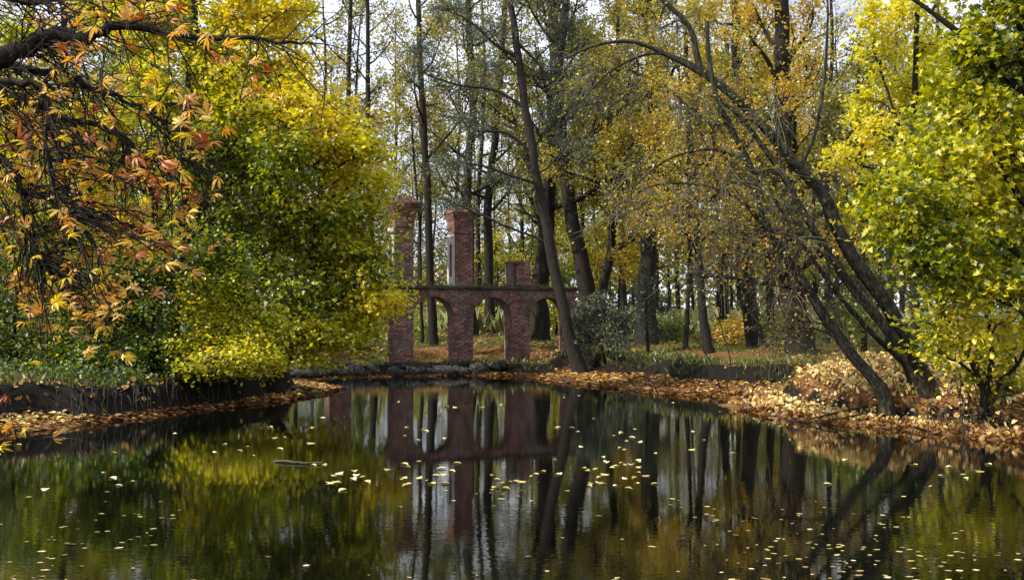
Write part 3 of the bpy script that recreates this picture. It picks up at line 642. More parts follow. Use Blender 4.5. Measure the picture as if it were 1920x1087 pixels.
# ---- leaning trees on the right bank (bare, twiggy)
TW = dict(leaf='ochre', tmpl=KITE, lsize=.06, twmat='twig_grey', bark='bark_lean', ntw=8, nsub=9, up=-.6, twl=.9, limb_r=.028)
clump_tree('leaning_tree', 'thickest leaning dark trunk rising from the right bank and forking toward upper left', 'leaning tree',
  [([(1750, 742), (1706, 654), (1655, 557), (1589, 468), (1545, 368), (1501, 320), (1464, 272), (1401, 206), (1354, 162), (1313, 129), (1302, 74), (1280, 35), (1218, -20)], 20.3, 37, 9),
   ([(1690, 655), (1640, 588), (1598, 540), (1548, 466), (1496, 380), (1462, 318), (1420, 262), (1385, 215), (1350, 190)], 20.0, 23, 8),
   ([(1352, 160), (1280, 118), (1192, 80), (1118, 85), (1060, 110)], 20.3, 14, 4), ([(1308, 125), (1230, 100), (1150, 130), (1090, 190)], 20.3, 9, 3),
   ([(1420, 225), (1340, 235), (1339, 285), (1310, 330)], 20.3, 9, 3), ([(1500, 318), (1530, 240), (1545, 150), (1552, 40), (1550, -30)], 20.4, 10, 4), ([(1462, 318), (1400, 330), (1350, 360), (1310, 380)], 20.3, 8, 3)],
  [(1200, 120, 90, 50, .6), (1110, 130, 70, 45, .6), (1280, 190, 80, 55, .55), (1180, 190, 80, 45, .5), (1350, 240, 70, 55, .55), (1250, 50, 80, 50, .6), (1430, 330, 60, 60, .6), (1340, 330, 70, 60, .7), (1490, 420, 50, 60, .7),
   (1380, 110, 60, 50, .6), (1450, 200, 60, 50, .6), (1560, 330, 45, 50, .75), (1400, 420, 60, 60, .7)], dens=.9, per=2, Yd=2.0, attach=.2, **TW)
clump_tree('leaning_tree', 'second leaning trunk, lower and left of the thickest, with drooping twigs', 'leaning tree',
  [([(1660, 742), (1598, 667), (1545, 592), (1501, 521), (1439, 429), (1420, 350), (1392, 280), (1352, 205), (1330, 120), (1325, 40)], 20.0, 28, 9),
   ([(1439, 429), (1380, 370), (1300, 345), (1220, 350), (1150, 390)], 20.0, 10, 3), ([(1400, 300), (1330, 280), (1250, 300), (1190, 350)], 20.0, 8, 3)],
  [(1420, 480, 60, 70, .7), (1350, 440, 60, 60, .7), (1460, 540, 50, 60, .75), (1270, 400, 80, 60, .7), (1200, 330, 70, 50, .6), (1370, 330, 60, 60, .6), (1310, 250, 70, 60, .6), (1500, 600, 35, 50, .75), (1330, 520, 45, 50, .7), (1440, 620, 40, 45, .7), (1160, 400, 50, 40, .7)],
  dens=.85, per=2, Yd=2.0, attach=.2, **TW)
clump_tree('leaning_tree', 'slender leaning stem crossing low between the two thicker leaning trunks', 'leaning tree',
  [([(1712, 718), (1700, 689), (1647, 636), (1589, 574), (1527, 490), (1480, 420), (1440, 350)], 20.9, 16, 6)],
  [(1500, 470, 40, 50, .7), (1460, 390, 40, 40, .7), (1560, 560, 35, 40, .7), (1600, 520, 35, 35, .75)], dens=1.3, per=.8, Yd=1.2, attach=.2, **TW)

# ---- leaning conifer in the middle
PN = dict(leaf='greygreen', tmpl=NEEDLE, lsize=.085, bark='bark_pine', flat=.1, hang=-.2)
clump_tree('larch_tree', 'tall slightly leaning larch whose trunk crosses the right end of the arcade', 'larch tree',
  [([(1088, 700), (1073, 650), (1060, 600), (1040, 500), (1024, 420), (1010, 350), (1000, 290), (985, 200), (972, 110), (965, 50), (955, 0), (945, -90)], 34.5, 28, 12),
   ([(985, 205), (930, 170), (860, 160), (800, 140)], 34.5, 8, 3), ([(975, 110), (930, 85), (880, 40), (820, 10)], 34.5, 9, 3), ([(1000, 290), (950, 250), (880, 240), (840, 170)], 34.5, 7, 3), ([(1008, 345), (960, 330), (900, 310), (850, 305)], 34.5, 7, 3), ([(968, 80), (1010, 120), (1050, 180)], 34.5, 7, 3)],
  [(870, 165, 70, 18, .4), (800, 140, 50, 20, .5), (920, 60, 70, 25, .6), (830, 20, 70, 25, .5), (1040, 140, 60, 30, .4), (890, 230, 70, 20, .45), (1060, 60, 50, 40, .4), (850, 310, 70, 18, .4), (1060, 220, 55, 35, .4), (940, 340, 50, 15, .4), (1000, -20, 90, 40, .5), (910, 130, 50, 20, .4), (1110, 180, 55, 35, .4), (1080, 280, 45, 30, .4), (850, 380, 50, 14, .4), (780, 100, 40, 25, .6)],
  dens=1.3, per=12, tvar=.5, Yd=1.8, ntw=9, nsub=9, twl=.5, up=-.1, jit=.06, **PN)
# ---- yew at its foot
clump_tree('yew_shrub', 'grey green drooping conifer shrub at the foot of the leaning larch', 'conifer shrub',
  [([(1130, 668), (1125, 620), (1118, 560)], 34.6, 8, 4), ([(1130, 650), (1170, 600), (1200, 575)], 34.2, 6, 3), ([(1130, 650), (1090, 610), (1075, 590)], 34.2, 6, 3)],
  [(1110, 580, 34, 18, .6), (1090, 605, 30, 18, .5), (1145, 600, 34, 20, .5), (1120, 630, 45, 22, .4), (1175, 595, 26, 14, .7), (1090, 650, 35, 18, .4), (1160, 645, 40, 18, .4), (1120, 560, 28, 12, .8)],
  dens=1.4, per=9, tvar=.5, Yd=1.0, ntw=9, nsub=9, twl=.3, up=-.4, jit=.05, limb_r=.015, leaf='greygreen', tmpl=NEEDLE, lsize=.11, flat=.2, hang=.2)
clump_tree('fir_sapling', 'small dark conifer with flat sprays right of the grey green shrub', 'conifer',
  [([(1215, 662), (1212, 600), (1212, 520)], 37, 8, 2)],
  [(1212, 530, 25, 12, .3), (1205, 555, 35, 12, .3), (1225, 580, 45, 12, .3), (1195, 605, 45, 12, .3), (1230, 625, 50, 12, .3), (1240, 560, 35, 10, .4)], dens=1.6, per=9, tvar=.3, Yd=.8, ntw=8, nsub=8, twl=.3, up=-.2, jit=.05, limb_r=.012, leaf='greygreen', tmpl=NEEDLE, lsize=.09)

# ---- trees of the far bank, each on its own trunk line
FB = 'trees on the far bank'
path_tree('slim_tree', 'straight dark slim tree between the two tall brick pillars', 'tree', [(813, 650), (808, 560), (803, 400), (795, 250), (788, 120), (785, 20), (783, -90)], 41, 20, leaf='olive', tint=.7, per=1.9, nl=14, first=.45, ll=3.0, group=FB, up=.3)
path_tree('slim_tree', 'thin pole like tree seen through the first open arch', 'tree', [(791, 648), (789, 560), (786, 420), (776, 300), (770, 200)], 43, 8, leaf='olive', tint=.6, per=1.9, nl=8, first=.5, ll=1.8, group=FB)
path_tree('forked_tree', 'dark forked tree just right of the leaning larch above the deck end', 'tree', [(1112, 650), (1102, 550), (1086, 470), (1070, 400), (1058, 300), (1045, 200), (1050, 100), (1062, 0), (1066, -80)], 42, 40, leaf='olive', tint=.6, per=4, nl=16, first=.4, ll=3.6, group=FB, wtop=14)
path_tree('forked_tree', 'dark curving stem leaning right beside the forked tree', 'tree', [(1118, 645), (1128, 560), (1145, 470), (1150, 380), (1140, 280), (1150, 160)], 43, 24, leaf='ochre', tint=.6, per=4, nl=12, first=.4, ll=2.6, group=FB)
path_tree('oak_tree', 'stout dark oak with swollen foot standing behind the dark conifer sprays', 'oak tree', [(1216, 650), (1210, 560), (1216, 480), (1222, 350), (1226, 200), (1215, 40), (1210, -60)], 41, 44, leaf='olive', tint=.75, per=5, nl=17, first=.38, ll=3.6, group=FB, bark='bark_dark')
path_tree('young_tree', 'slightly leaning young tree at the brow of the far bank, with saplings at its foot', 'tree', [(1330, 668), (1319, 600), (1312, 520), (1305, 420), (1300, 330), (1290, 200), (1285, 60)], 34.8, 21, leaf='ochre', tint=.6, per=3, nl=12, first=.4, ll=2.2, group=FB)
path_tree('young_tree', 'thinnest straight stem between the stout oak and the young leaning tree', 'tree', [(1284, 660), (1290, 560), (1293, 450), (1290, 300), (1285, 150)], 36.5, 11, leaf='ochre', tint=.65, per=3, nl=9, first=.45, ll=1.8, group=FB)
path_tree('alder_tree', 'dark trunk bulging left, right of the young leaning tree', 'tree', [(1420, 655), (1405, 560), (1398, 480), (1400, 380), (1386, 250), (1380, 100), (1378, -80)], 38, 36, leaf='ochre', tint=.5, per=4, nl=15, first=.42, ll=3.0, group=FB)
path_tree('oak_tree', 'massive dark oak trunk with rusty leaves directly left of the leaning trunks', 'oak tree', [(1508, 680), (1492, 600), (1482, 500), (1478, 400), (1471, 250), (1466, 100), (1462, -100)], 33.5, 58, leaf='ochre', tint=.7, per=3, nl=19, first=.3, ll=3.0, group=FB, wtop=28)
path_tree('slim_tree', 'distant slim trunk left of the bulging alder, ivy at its foot', 'tree', [(1356, 650), (1358, 540), (1362, 430), (1366, 250), (1362, 60)], 46, 22, leaf='ochre', tint=.4, per=3, nl=12, first=.4, ll=2.8, group=FB)
path_tree('slim_tree', 'straight dark sapling pole behind the leaning trunks under the golden maple', 'tree', [(1620, 640), (1617, 450), (1612, 330), (1608, 230), (1612, 80)], 31, 13, leaf='olive', tint=.6, per=3, nl=9, first=.45, ll=1.6, group=FB)
path_tree('lime_tree', 'grey trunk seen through the second arch, left one of the pair', 'tree', [(884, 645), (880, 560), (880, 450), (876, 350), (888, 200), (880, 60), (878, -60)], 50, 27, leaf='olive', tint=.6, per=1.9, nl=15, first=.4, ll=3.4, group=FB)
path_tree('lime_tree', 'grey trunk seen through the second arch, right one of the pair', 'tree', [(922, 645), (918, 560), (915, 400), (926, 280), (940, 120), (950, -40)], 52, 24, leaf='olive', tint=.6, per=1.9, nl=14, first=.4, ll=3.4, group=FB)
path_tree('lime_tree', 'broad dark trunk filling the third arch beside the leaning larch', 'tree', [(1008, 648), (1010, 560), (1024, 450), (1030, 300), (1040, 150), (1036, -30)], 45, 46, leaf='olive', tint=.5, per=4, nl=16, first=.4, ll=3.4, group=FB)
path_tree('slim_tree', 'thin distant tree behind the left maple edge beside the left pillar', 'tree', [(702, 650), (696, 450), (690, 300), (690, 100), (688, -60)], 47, 16, leaf='ochre', tint=.4, per=1, nl=15, first=.4, ll=3.2, group=FB)
path_tree('slim_tree', 'thin bare topped tree in the gap of sky above the left maple', 'tree', [(640, 650), (644, 450), (650, 300), (655, 100), (660, -60)], 52, 16, leaf='ochre', tint=.35, per=.5, nl=17, first=.4, ll=3.6, group=FB)
path_tree('slim_tree', 'distant tree stem rising midway between the curving stem and stout oak', 'tree', [(1172, 650), (1166, 450), (1160, 200), (1158, 0)], 50, 16, leaf='olive', tint=.65, per=4, nl=14, first=.35, ll=3.0, group=FB)
path_tree('slim_tree', 'dark narrow trunk immediately right of the bulging alder', 'tree', [(1447, 655), (1444, 560), (1440, 440), (1436, 300), (1430, 100)], 44, 20, leaf='ochre', tint=.7, per=4, nl=13, first=.4, ll=2.8, group=FB)
path_tree('slim_tree', 'dark trunk visible in the gap left of the tall left maple stem', 'tree', [(298, 690), (296, 520), (290, 350), (286, 150), (285, -60)], 33, 18, leaf='olive', tint=.7, per=3, nl=12, first=.4, ll=2.4, group=FB)
path_tree('slim_tree', 'dark stem near the upper left corner behind chestnut twigs', 'tree', [(55, 700), (60, 400), (58, 200), (52, -60)], 34, 14, leaf='olive', tint=.6, per=1.9, nl=12, first=.45, ll=2.6, group=FB)
path_tree('birch_tree', 'pale thin tree against the sky gap behind the golden maple on the right', 'tree', [(1765, 640), (1760, 400), (1756, 250), (1758, -40)], 42, 15, leaf='olive', tint=.7, per=1.9, nl=14, first=.35, ll=2.8, group=FB, bark='bark_lean')
path_tree('slim_tree', 'bare twiggy tree with upward branches right of the rusty oak', 'tree', [(1548, 650), (1552, 450), (1550, 250), (1560, 100), (1556, -60)], 40, 13, leaf='ochre', tint=.5, per=1, nl=16, first=.35, ll=3.0, group=FB, elev=.9)

# ---- wood far behind: three tree models copied out
def far_proto(seed, leaf, tint, per, bark):
    H = 17+seed; root = thing('far_tree', 'slender autumn tree in the wood far behind the arcade', 'tree', (0, 0, 0), group='trees of the far wood')
    pts = [np.array([0, 0, -.3]), np.array([.2, 0, H*.3]), np.array([-.1, .2, H*.65]), np.array([.2, 0, H])]
    Pt, R = trunk_geo(pts, [.17, .14, .1, .03]); g = Geo(); tubes(g, Pt[None], R[None], 9, rough=.1); g.build('trunk', M[bark], root)
    lg = Geo(); cg = Geo(); az = 0
    for i in range(22):
        t = .18+.80*(i+.5)/22; q = Pt[int(t*(len(Pt)-1))]; az += 2.4; e = .5+rng.normal(0, .2)
        L = 3.6*(1.1-.7*t)*rng.uniform(.8, 1.3); lp = grow(q[None], np.array([[math.cos(az)*math.cos(e), math.sin(az)*math.cos(e), math.sin(e)]]), L, 7, .4, .14)[0]
        tw = branch_system(lg, lp, .05, 7, 6, L*.45, .7)
        twig_leaves(cg, tw, per, .16, KITE, tint, .4, .4, .3, .16)
    lg.build('limb', M[bark], root); cg.build('crown', M[leaf], root); return root
def copy_tree(src, loc, rz, sc):
    r = src.copy(); COL.objects.link(r); r.location = loc; r.rotation_euler = (0, 0, rz); r.scale = (sc, sc, sc)
    for ch in src.children:
        c = ch.copy(); COL.objects.link(c); c.parent = r
    return r
protos = [far_proto(0, 'olive', .68, 14, 'bark_dark'), far_proto(2, 'ochre', .45, 14, 'bark_dark'), far_proto(1, 'green', .7, 16, 'bark_pine'), far_proto(3, 'olive', .6, 4, 'bark_dark')]
marks = [(-9999, 'picture edge'), (55, 'upper left dark stem'), (120, 'golden left maple'), (298, 'tall left maple'), (640, 'bare topped slim tree'), (755, 'left brick pillar'), (860, 'tall middle pillar'), (965, 'broken pillar'), (1050, 'leaning larch'),
         (1110, 'forked tree'), (1216, 'stout oak'), (1320, 'young leaning tree'), (1405, 'bulging alder'), (1480, 'massive rusty oak'), (1620, 'sapling pole'), (1716, 'thin golden maple'), (1890, 'big right maple'), (9999, 'picture edge')]
used = set(); spots = []
for i in range(80):
    Y = 54+i*.6+rng.uniform(-1, 1); X0 = ((i*.618034) % 1-.5)*1.0*Y
    spots.append((X0, Y))
kindname = ['yellow green leafy', 'ochre leaved', 'dull green leafy', 'nearly bare']; cells = {}; info = []
for i, (x, y) in enumerate(spots):
    k = i % 4; px = 960+x/y*F
    if 540 < px < 1020 or 1230 < px < 1400: k = 3        # open sky over the gap in the middle
    ci = max(j for j in range(len(marks)) if marks[j][0] <= px); info.append((k, ci)); cells.setdefault((k, ci), []).append(i)
for i, (x, y) in enumerate(spots):
    k, ci = info[i]; lst = cells[(k, ci)]; word = ''
    if len(lst) > 1: q = lst.index(i); word = 'nearest ' if q == 0 else ('farthest ' if q == len(lst)-1 else ['second nearest ', 'third nearest ', 'fourth nearest ', 'fifth nearest ', 'sixth nearest '][min(q, 5)-1])
    src = protos[k]; loc = (x, y, zg(x, y)); rz = rng.random()*6.28; sc = rng.uniform(.75, 1.05)
    if k not in used: used.add(k); src.location = loc; src.rotation_euler[2] = rz; src.scale = (sc,)*3; o = src
    else: o = copy_tree(src, loc, rz, sc)
    o['label'] = f"{word}{kindname[k]} far tree between {marks[ci][1]} and {marks[ci+1][1]}"
# a distant mass of wood closing the view under the crowns
g = Geo(); n = 48000; a = rng.uniform(-1, 1, n); yy = rng.uniform(98, 125, n); xx = a*yy*.62
zz = rng.random(n)**1.3*(4.5+15*fbm(xx*.09+9, yy*.02, 2)*(1-.55*np.exp(-((xx/yy+.06)/.12)**2)))
twn = np.clip(.45+(vnoise(xx*.25, zz*.4)-.5)*1.0+rng.normal(0, .15, n), 0, 1)
leaves(g, np.stack([xx, yy, height(xx, yy)+zz], -1), .5, KITE, twn, .3)
g.build('distant_wood', M['olive'], kind='stuff')

# ------------------------------------------------------------------ ground cover
def scatter(n, xr, yr, test):
    x = rng.uniform(*xr, n); y = rng.uniform(*yr, n); h, d, bank, left, right, w = height(x, y, True)
    m = test(x, y, h, d, w, right, left); return x[m], y[m], h[m], d[m]
def litter(name, n, xr, yr, test, size, t0, tv, lift=.035, flat=.75):
    x, y, h, d = scatter(n, xr, yr, test); g = Geo()
    tn = np.clip(t0+(vnoise(x*1.7, y*1.7)-.5)*tv+rng.normal(0, tv*.5, len(x)), 0, 1)
    leaves(g, np.stack([x, y, h+rng.uniform(.004, lift, len(x))], -1), size*rng.choice([.6, .85, 1.1, 1.35], len(x)), OVAL, tn*sst(d, -.1, .5)**.35, flat, 0)
    g.build(name, M['litter'], kind='stuff'); print(name, len(x))
litter('fallen_leaves', 26000, (-6, 9), (26, 38), lambda x, y, h, d, w, r, l: (d > -.02) & (d < w+.0) & (r < .4) & (l < .5), .12, .36, .5)
litter('fallen_leaves', 26000, (-11, -3), (13, 30), lambda x, y, h, d, w, r, l: (d > -.02) & (d < w-.02) & (x < -4), .11, .50, .6)
litter('fallen_leaves', 62000, (4, 13), (15, 29), lambda x, y, h, d, w, r, l: (d > -.02) & (r > .3) & ((d < w) | (d > w+.5) | (rng.random(len(x)) < .3)) & ((fbm(x*1.6+5, y*1.6, 2) > .36) | (rng.random(len(x)) < .3)), .088, .78, .70, .09, .45)
litter('fallen_leaves', 22000, (-14, 18), (30, 52), lambda x, y, h, d, w, r, l: (d > w+.5) & (fbm(x*.6, y*.6, 2) > .42), .12, .5, .4)
# grass on the far bank, taller pale reeds and meadow behind
def blades(name, n, xr, yr, test, hgt, wid, m, t0):
    x, y, h, d = scatter(n, xr, yr, test); g = Geo(); N = len(x)
    pos = np.stack([x, y, h-.01], -1); dirs = np.stack([rng.normal(0, .35, N), rng.normal(0, .35, N), np.ones(N)], -1)
    d2 = nrm(dirs); s = nrm(np.cross(d2, rdir(N))); L = hgt*(.5+rng.random(N)); bend = nrm(rdir(N)*[1, 1, 0])*(L*.3)[:, None]
    V = np.stack([pos-s*wid, pos+s*wid, pos+d2*(L*.6)[:, None]+s*wid*.7, pos+d2*L[:, None]+bend], 1)
    g.add(V.reshape(-1, 3), ((np.arange(N)*4)[:, None, None]+np.array([[0, 1, 2], [0, 2, 3]])).reshape(-1, 3), np.repeat(np.clip(t0+rng.normal(0, .25, N), 0, 1), 4))
    g.build(name, M[m], kind='stuff')
blades('grass', 60000, (-13, 20), (29, 50), lambda x, y, h, d, w, r, l: (d > w+.25) & (r < .5) & (fbm(x*.5+3, y*.5, 2) > .36), .11, .006, 'grass', .5)
blades('grass', 26000, (-3, 14), (27, 37), lambda x, y, h, d, w, r, l: (d > w-.02) & (d < w+.9) & (r < .4) & (fbm(x*2+1, y*2, 2) > .40), .20, .006, 'grass', .4)
blades('reeds', 45000, (-35, 40), (50, 90), lambda x, y, h, d, w, r, l: d > 2, 1.0, .014, 'reed', .5)
blades('bank_grass', 9000, (4.5, 13), (16, 28), lambda x, y, h, d, w, r, l: (r > .3) & (d > w) & (fbm(x*1.6+5, y*1.6, 2) < .46), .16, .006, 'grass', .55)
litter('fallen_leaves', 9000, (-13, -4), (19, 32), lambda x, y, h, d, w, r, l: (l > .4) & (d > w-.05) & (d < 5) & (fbm(x*2, y*2, 2) > .4), .10, .42, .5, .05, .5)
blades('bank_grass', 16000, (-13, -4), (19, 30), lambda x, y, h, d, w, r, l: (l > .4) & (d > w+.15) & (d < 5), .17, .006, 'grass', .35)
# bushes in the wood
def bush(label, px, py, Y, rx, ry, leaf, tint, group='bushes under the far trees', ls=.10):
    clump_tree('bush', label, 'bush', [([(px, py), (px+4, py-ry*.8), (px-3, py-ry*1.5)], Y, 6, 2)], [(px-rx*.5, py-ry, rx*.6, ry, tint), (px+rx*.5, py-ry*.9, rx*.6, ry*.9, tint), (px, py-ry*1.5, rx*.7, ry*.7, tint+.1)],
               leaf=leaf, tmpl=KITE, lsize=ls, per=7, dens=1.0, tvar=.35, group=group, limb_r=.012)
bush('yellow green bush behind the left pier seen through the first arch', 770, 650, 45, 40, 35, 'green', .7)
bush('low green bush glowing behind the second arch', 905, 645, 56, 50, 35, 'maple', .55)
bush('bright yellow bush behind the right end of the deck', 1040, 640, 50, 45, 40, 'maple', .62)
bush('green undergrowth clump between stout oak and young leaning tree', 1255, 650, 44, 40, 24, 'green', .5)
bush('rusty leaved bush at the foot of the bulging alder', 1372, 650, 40, 26, 20, 'ochre', .75)
bush('pale green bush right of the bulging alder trunk', 1460, 655, 42, 36, 30, 'green', .7)
bush('grey green bush behind the slender leaning stem', 1590, 650, 30, 50, 45, 'green', .45)
bush('yellow bush high behind the right pillar', 930, 560, 58, 60, 60, 'maple', .6)
bush('golden oak scrub behind the forked tree', 1160, 560, 47, 70, 60, 'ochre', .6)
bush('thicket behind the low hazel on the left bank', 180, 700, 28, 90, 70, 'green', .45)
bush('dark green thicket behind the spreading left maple', 420, 690, 31, 110, 90, 'green', .35)
bush('shadowed thicket left of the first pier behind the spreading maple', 640, 660, 40, 60, 55, 'green', .35)

# ------------------------------------------------------------------ sticks, roots, saplings
def sticks(name, label, cat, curves, m='bark_lean', group=None, part=None):
    x0, y0, z0 = curves[0][0][0]
    root_g = Geo(); out = None
    for pts, r0, r1 in curves:
        Pt = smooth_path(pts, 12)+rng.normal(0, r0*.4, (12, 3)); tubes(root_g, Pt[None], np.linspace(r0, r1, 12)[None], 6, rough=.1)
    shift(root_g, (x0, y0, z0)); o = root_g.build(name, M[m]); o.location = (x0, y0, z0); o['label'] = label; o['category'] = cat
    if group: o['group'] = group
    return o
def GP(px, py, z=0.0):
    x, y = G(px, py, z); return np.array([x, y, z])
sg = 'dead branches reaching into the water from the right bank'
sticks('fallen_branch', 'longest dead branch lying from the second leaning trunk down into the water', 'branch', [([GP(1690, 728, .42), GP(1600, 757, .22), GP(1530, 775, .10), GP(1480, 786, -.02)], .032, .012), ([GP(1590, 758, .2), GP(1540, 745, .5), GP(1500, 750, .4)], .012, .004)], group=sg)
sticks('fallen_branch', 'middle dead branch with its tip in the water beside the longest one', 'branch', [([GP(1640, 758, .32), GP(1560, 776, .16), GP(1500, 788, .03), GP(1440, 786, -.03)], .026, .009), ([GP(1560, 776, .15), GP(1530, 770, .3)], .01, .004)], group=sg)
sticks('fallen_branch', 'short dark stick nearest the water edge below the leaning trunks', 'branch', [([GP(1620, 775, .20), GP(1570, 785, .1), GP(1520, 793, -.02)], .02, .01)], group=sg)
cur = []
for i in range(46):
    px = rng.uniform(1735, 1900); x, y = G(px, 770-rng.uniform(-6, 10), .35); z = zg(x, y)+rng.uniform(.05, .35)
    a = np.array([x, y, z]); b = a+np.array([rng.uniform(-.35, .35), -rng.uniform(.15, .5), rng.uniform(-.02, .12)]); c = b+np.array([rng.uniform(-.2, .2), -rng.uniform(.1, .4), -.45])
    c[2] = zg(c[0], c[1])-.03; cur.append(([a, b, c], rng.uniform(.008, .022), .004))
sticks('root_tangle', 'tangle of pale exposed roots on the bank under the right shrub', 'roots', cur)['kind'] = 'stuff'
cur = []
for i in range(60):
    px = rng.uniform(1040, 1440); w = np.interp(px, [1040, 1440], [712, 742]); x, y = G(px, w, 0); y += rng.uniform(2.2, 2.7); a = np.array([x, y, zg(x, y)+.02]); b = a+np.array([rng.uniform(-.3, .3), -.35, rng.uniform(-.1, .1)]); c = b+np.array([rng.uniform(-.2, .2), -.2, -.4])
    c[2] = max(c[2], zg(c[0], c[1])-.02); cur.append(([a, b, c], rng.uniform(.006, .02), .004))
cur2 = []
for i in range(70):
    px = rng.uniform(-60, 520); wl = np.interp(px, [-60, 0, 130, 250, 400, 530], [822, 816, 800, 786, 766, 751]); x, y = G(px, wl, 0); x -= rng.uniform(.3, .5)+(.8 if px < 60 else 0); y += .15
    while float(sdist(x, y)) < float(height(np.array([x]), np.array([y]), True)[5][0])+.1: y += .12
    a_ = np.array([x, y, zg(x, y)+.03]); b_ = a_+np.array([rng.uniform(-.05, .25), -rng.uniform(.15, .4), rng.uniform(-.05, .1)]); c_ = b_+np.array([rng.uniform(0, .25), -rng.uniform(.1, .4), -.4]); c_[2] = max(zg(c_[0], c_[1])-.03, -.05)
    cur2.append(([a_, b_, c_], rng.uniform(.006, .024), .004))
sticks('hanging_roots', 'dark roots hanging over the undercut left bank below the hazel', 'roots', cur2, 'bark_lean')['kind'] = 'stuff'
sticks('bank_roots', 'dark roots hanging out of the undercut far bank', 'roots', cur, 'bark_dark')['kind'] = 'stuff'
for (px, lb, b) in [(1240, 'thin arching sapling bent over left of the young leaning tree', [(0, 0), (-.25, .5), (-.55, .62), (-1.0, .45)]), (1352, 'thin sapling leaning left beside the young leaning tree', [(0, 0), (-.2, .6), (-.6, 1.3), (-1.2, 1.9)]),
                    (1362, 'upright sapling with two forks near the brow of the far bank', [(0, 0), (.1, .7), (-.1, 1.5), (-.3, 2.4)]), (1208, 'leafless low stem arching right above the grass', [(0, 0), (.15, .4), (.5, .6), (.9, .5)])]:
    x, y = G(px, 672, .9); z = zg(x, y)
    sticks('sapling', lb, 'sapling', [([np.array([x+a, y, z-.05+c]) for a, c in b], .022, .006)], 'bark_dark')
# extra drooping willow like twigs hanging at the big oak by the leaning trunks come with the leaning trees

# ------------------------------------------------------------------ leaves on the water
n = 0; fl = Geo(); meshes = []
for k in range(5):
    g = Geo(); V, Fc = (MAPLE if k % 2 else OVAL); V = V.copy(); V[:, 1] -= .5; V[:, 2] *= .12*(1+k*.2); g.add(V*[.078, .05, .03], Fc); meshes.append(g.mesh('floating_leaf', M['floating']))
cand = []
for i in range(1500):
    py = 1100-(rng.random()**1.5)*370; px = rng.uniform(-10, 1930)
    if rng.random() < .35: px = rng.normal(1100, 300)
    x, y = G(px, py)
    if rng.random() > .05+.95*sst(fbm(np.array([x*.8]), np.array([y*.3+4]), 2), .46, .62)[0] or py < 800 and rng.random() < .75: continue
    cand.append((x, y))
cand = np.array(cand); cand = cand[sdist(cand[:, 0], cand[:, 1]) < -.25]; cand = cand[np.argsort(cand[:, 1])]
print('floating', len(cand))
for i, (x, y) in enumerate(cand[:290]):
    s = rng.uniform(.35, 1.15)
    link('floating_leaf', meshes[i % 5], None, (x, y, .006), (rng.normal(0, .02), rng.normal(0, .02), rng.normal(0, .5)), label='small yellow fallen leaf floating flat on the dark pond water', category='leaf', group='fallen leaves floating on the pond').scale = (s, s, s)
r = cand[290:]
if len(r): leaves(fl, np.stack([r[:, 0], r[:, 1], np.full(len(r), .008)], -1), .11, OVAL, rng.random(len(r)), .97, 0); fl.build('floating_leaf_scatter', M['floating_mass'], kind='stuff')
# a half sunken pale stick at the left of the middle
sticks('floating_stick', 'pale stick with leaves lying flat on the water left of the arcade reflection', 'stick', [([GP(515, 864, .012), GP(555, 866, .02), GP(602, 869, .012)], .018, .010)], 'coping')

# ------------------------------------------------------------------ foreground horse chestnut
CY = 9.3
def CPt(px, py, dy=0): return P(px, py, CY+dy)
base = np.array([-8.9, 8.4, 0]); base[2] = zg(base[0], base[1])
ch = thing('horse_chestnut', 'horse chestnut with rusty orange leaves reaching in from the left edge', 'chestnut tree', base)
tp = [base+[0, 0, -.3], base+[.1, .1, 1.5], base+[.3, .3, 3.2], base+[.3, .4, 5.2], base+[.2, .6, 8]]
Pt, R = trunk_geo(tp, [.30, .27, .23, .19, .12]); g = Geo(); tubes(g, Pt[None], R[None], 14, rough=.12); shift(g, base); g.build('trunk', M['bark_dark'], ch)
def att(z): j = int(np.argmin(abs(Pt[:, 2]-z))); return Pt[j]
limbs = [
 ([att(2.9), (-420, 240, -.4), (-200, 170, -.2), (-60, 128, 0), (0, 108, 0), (48, 90, 0), (96, 63, 0), (147, 74, 0), (190, 62, 0), (228, 53, 0), (287, 53, .1), (331, 68, .1), (423, 74, .1), (490, 74, .1), (552, 80, .1), (590, 86, .1)], .125, .008),
 ([att(2.5), (-420, 300, .3), (-180, 200, .2), (-60, 150, .1), (0, 118, 0), (40, 96, 0), (85, 76, 0)], .10, .035),
 ([att(2.7), (-400, 260, .6), (-160, 150, .5), (-40, 108, .4), (0, 116, .3), (48, 130, .3), (121, 142, .3), (166, 166, .3), (221, 184, .2), (280, 214, .2), (340, 240, .2)], .085, .006),
 ([att(2.3), (-420, 300, -.6), (-160, 190, -.5), (-40, 158, -.4), (0, 157, -.4), (66, 158, -.4), (92, 196, -.4), (90, 258, -.5), (96, 330, -.5), (130, 400, -.5)], .075, .006),
 ([att(2.2), (-420, 290, .9), (-160, 200, .7), (-40, 172, .6), (0, 177, .6), (74, 200, .6), (121, 221, .6), (184, 236, .6), (235, 258, .6), (262, 284, .6), (350, 299, .6), (401, 301, .6)], .08, .005),
 ([att(2.0), (-420, 420, .2), (-180, 330, .2), (-50, 290, .1), (10, 300, 0), (40, 350, 0), (50, 430, 0), (90, 500, 0)], .06, .006),
 ([att(1.6), (-420, 560, .2), (-200, 640, .1), (-80, 730, 0), (-20, 775, 0), (40, 808, 0), (92, 833, 0)], .035, .004),
 ([att(3.2), (-420, 100, .2), (-160, 20, .1), (-40, -10, 0), (60, 5, 0), (130, -5, 0), (220, -20, 0)], .07, .008),
]
LC = []
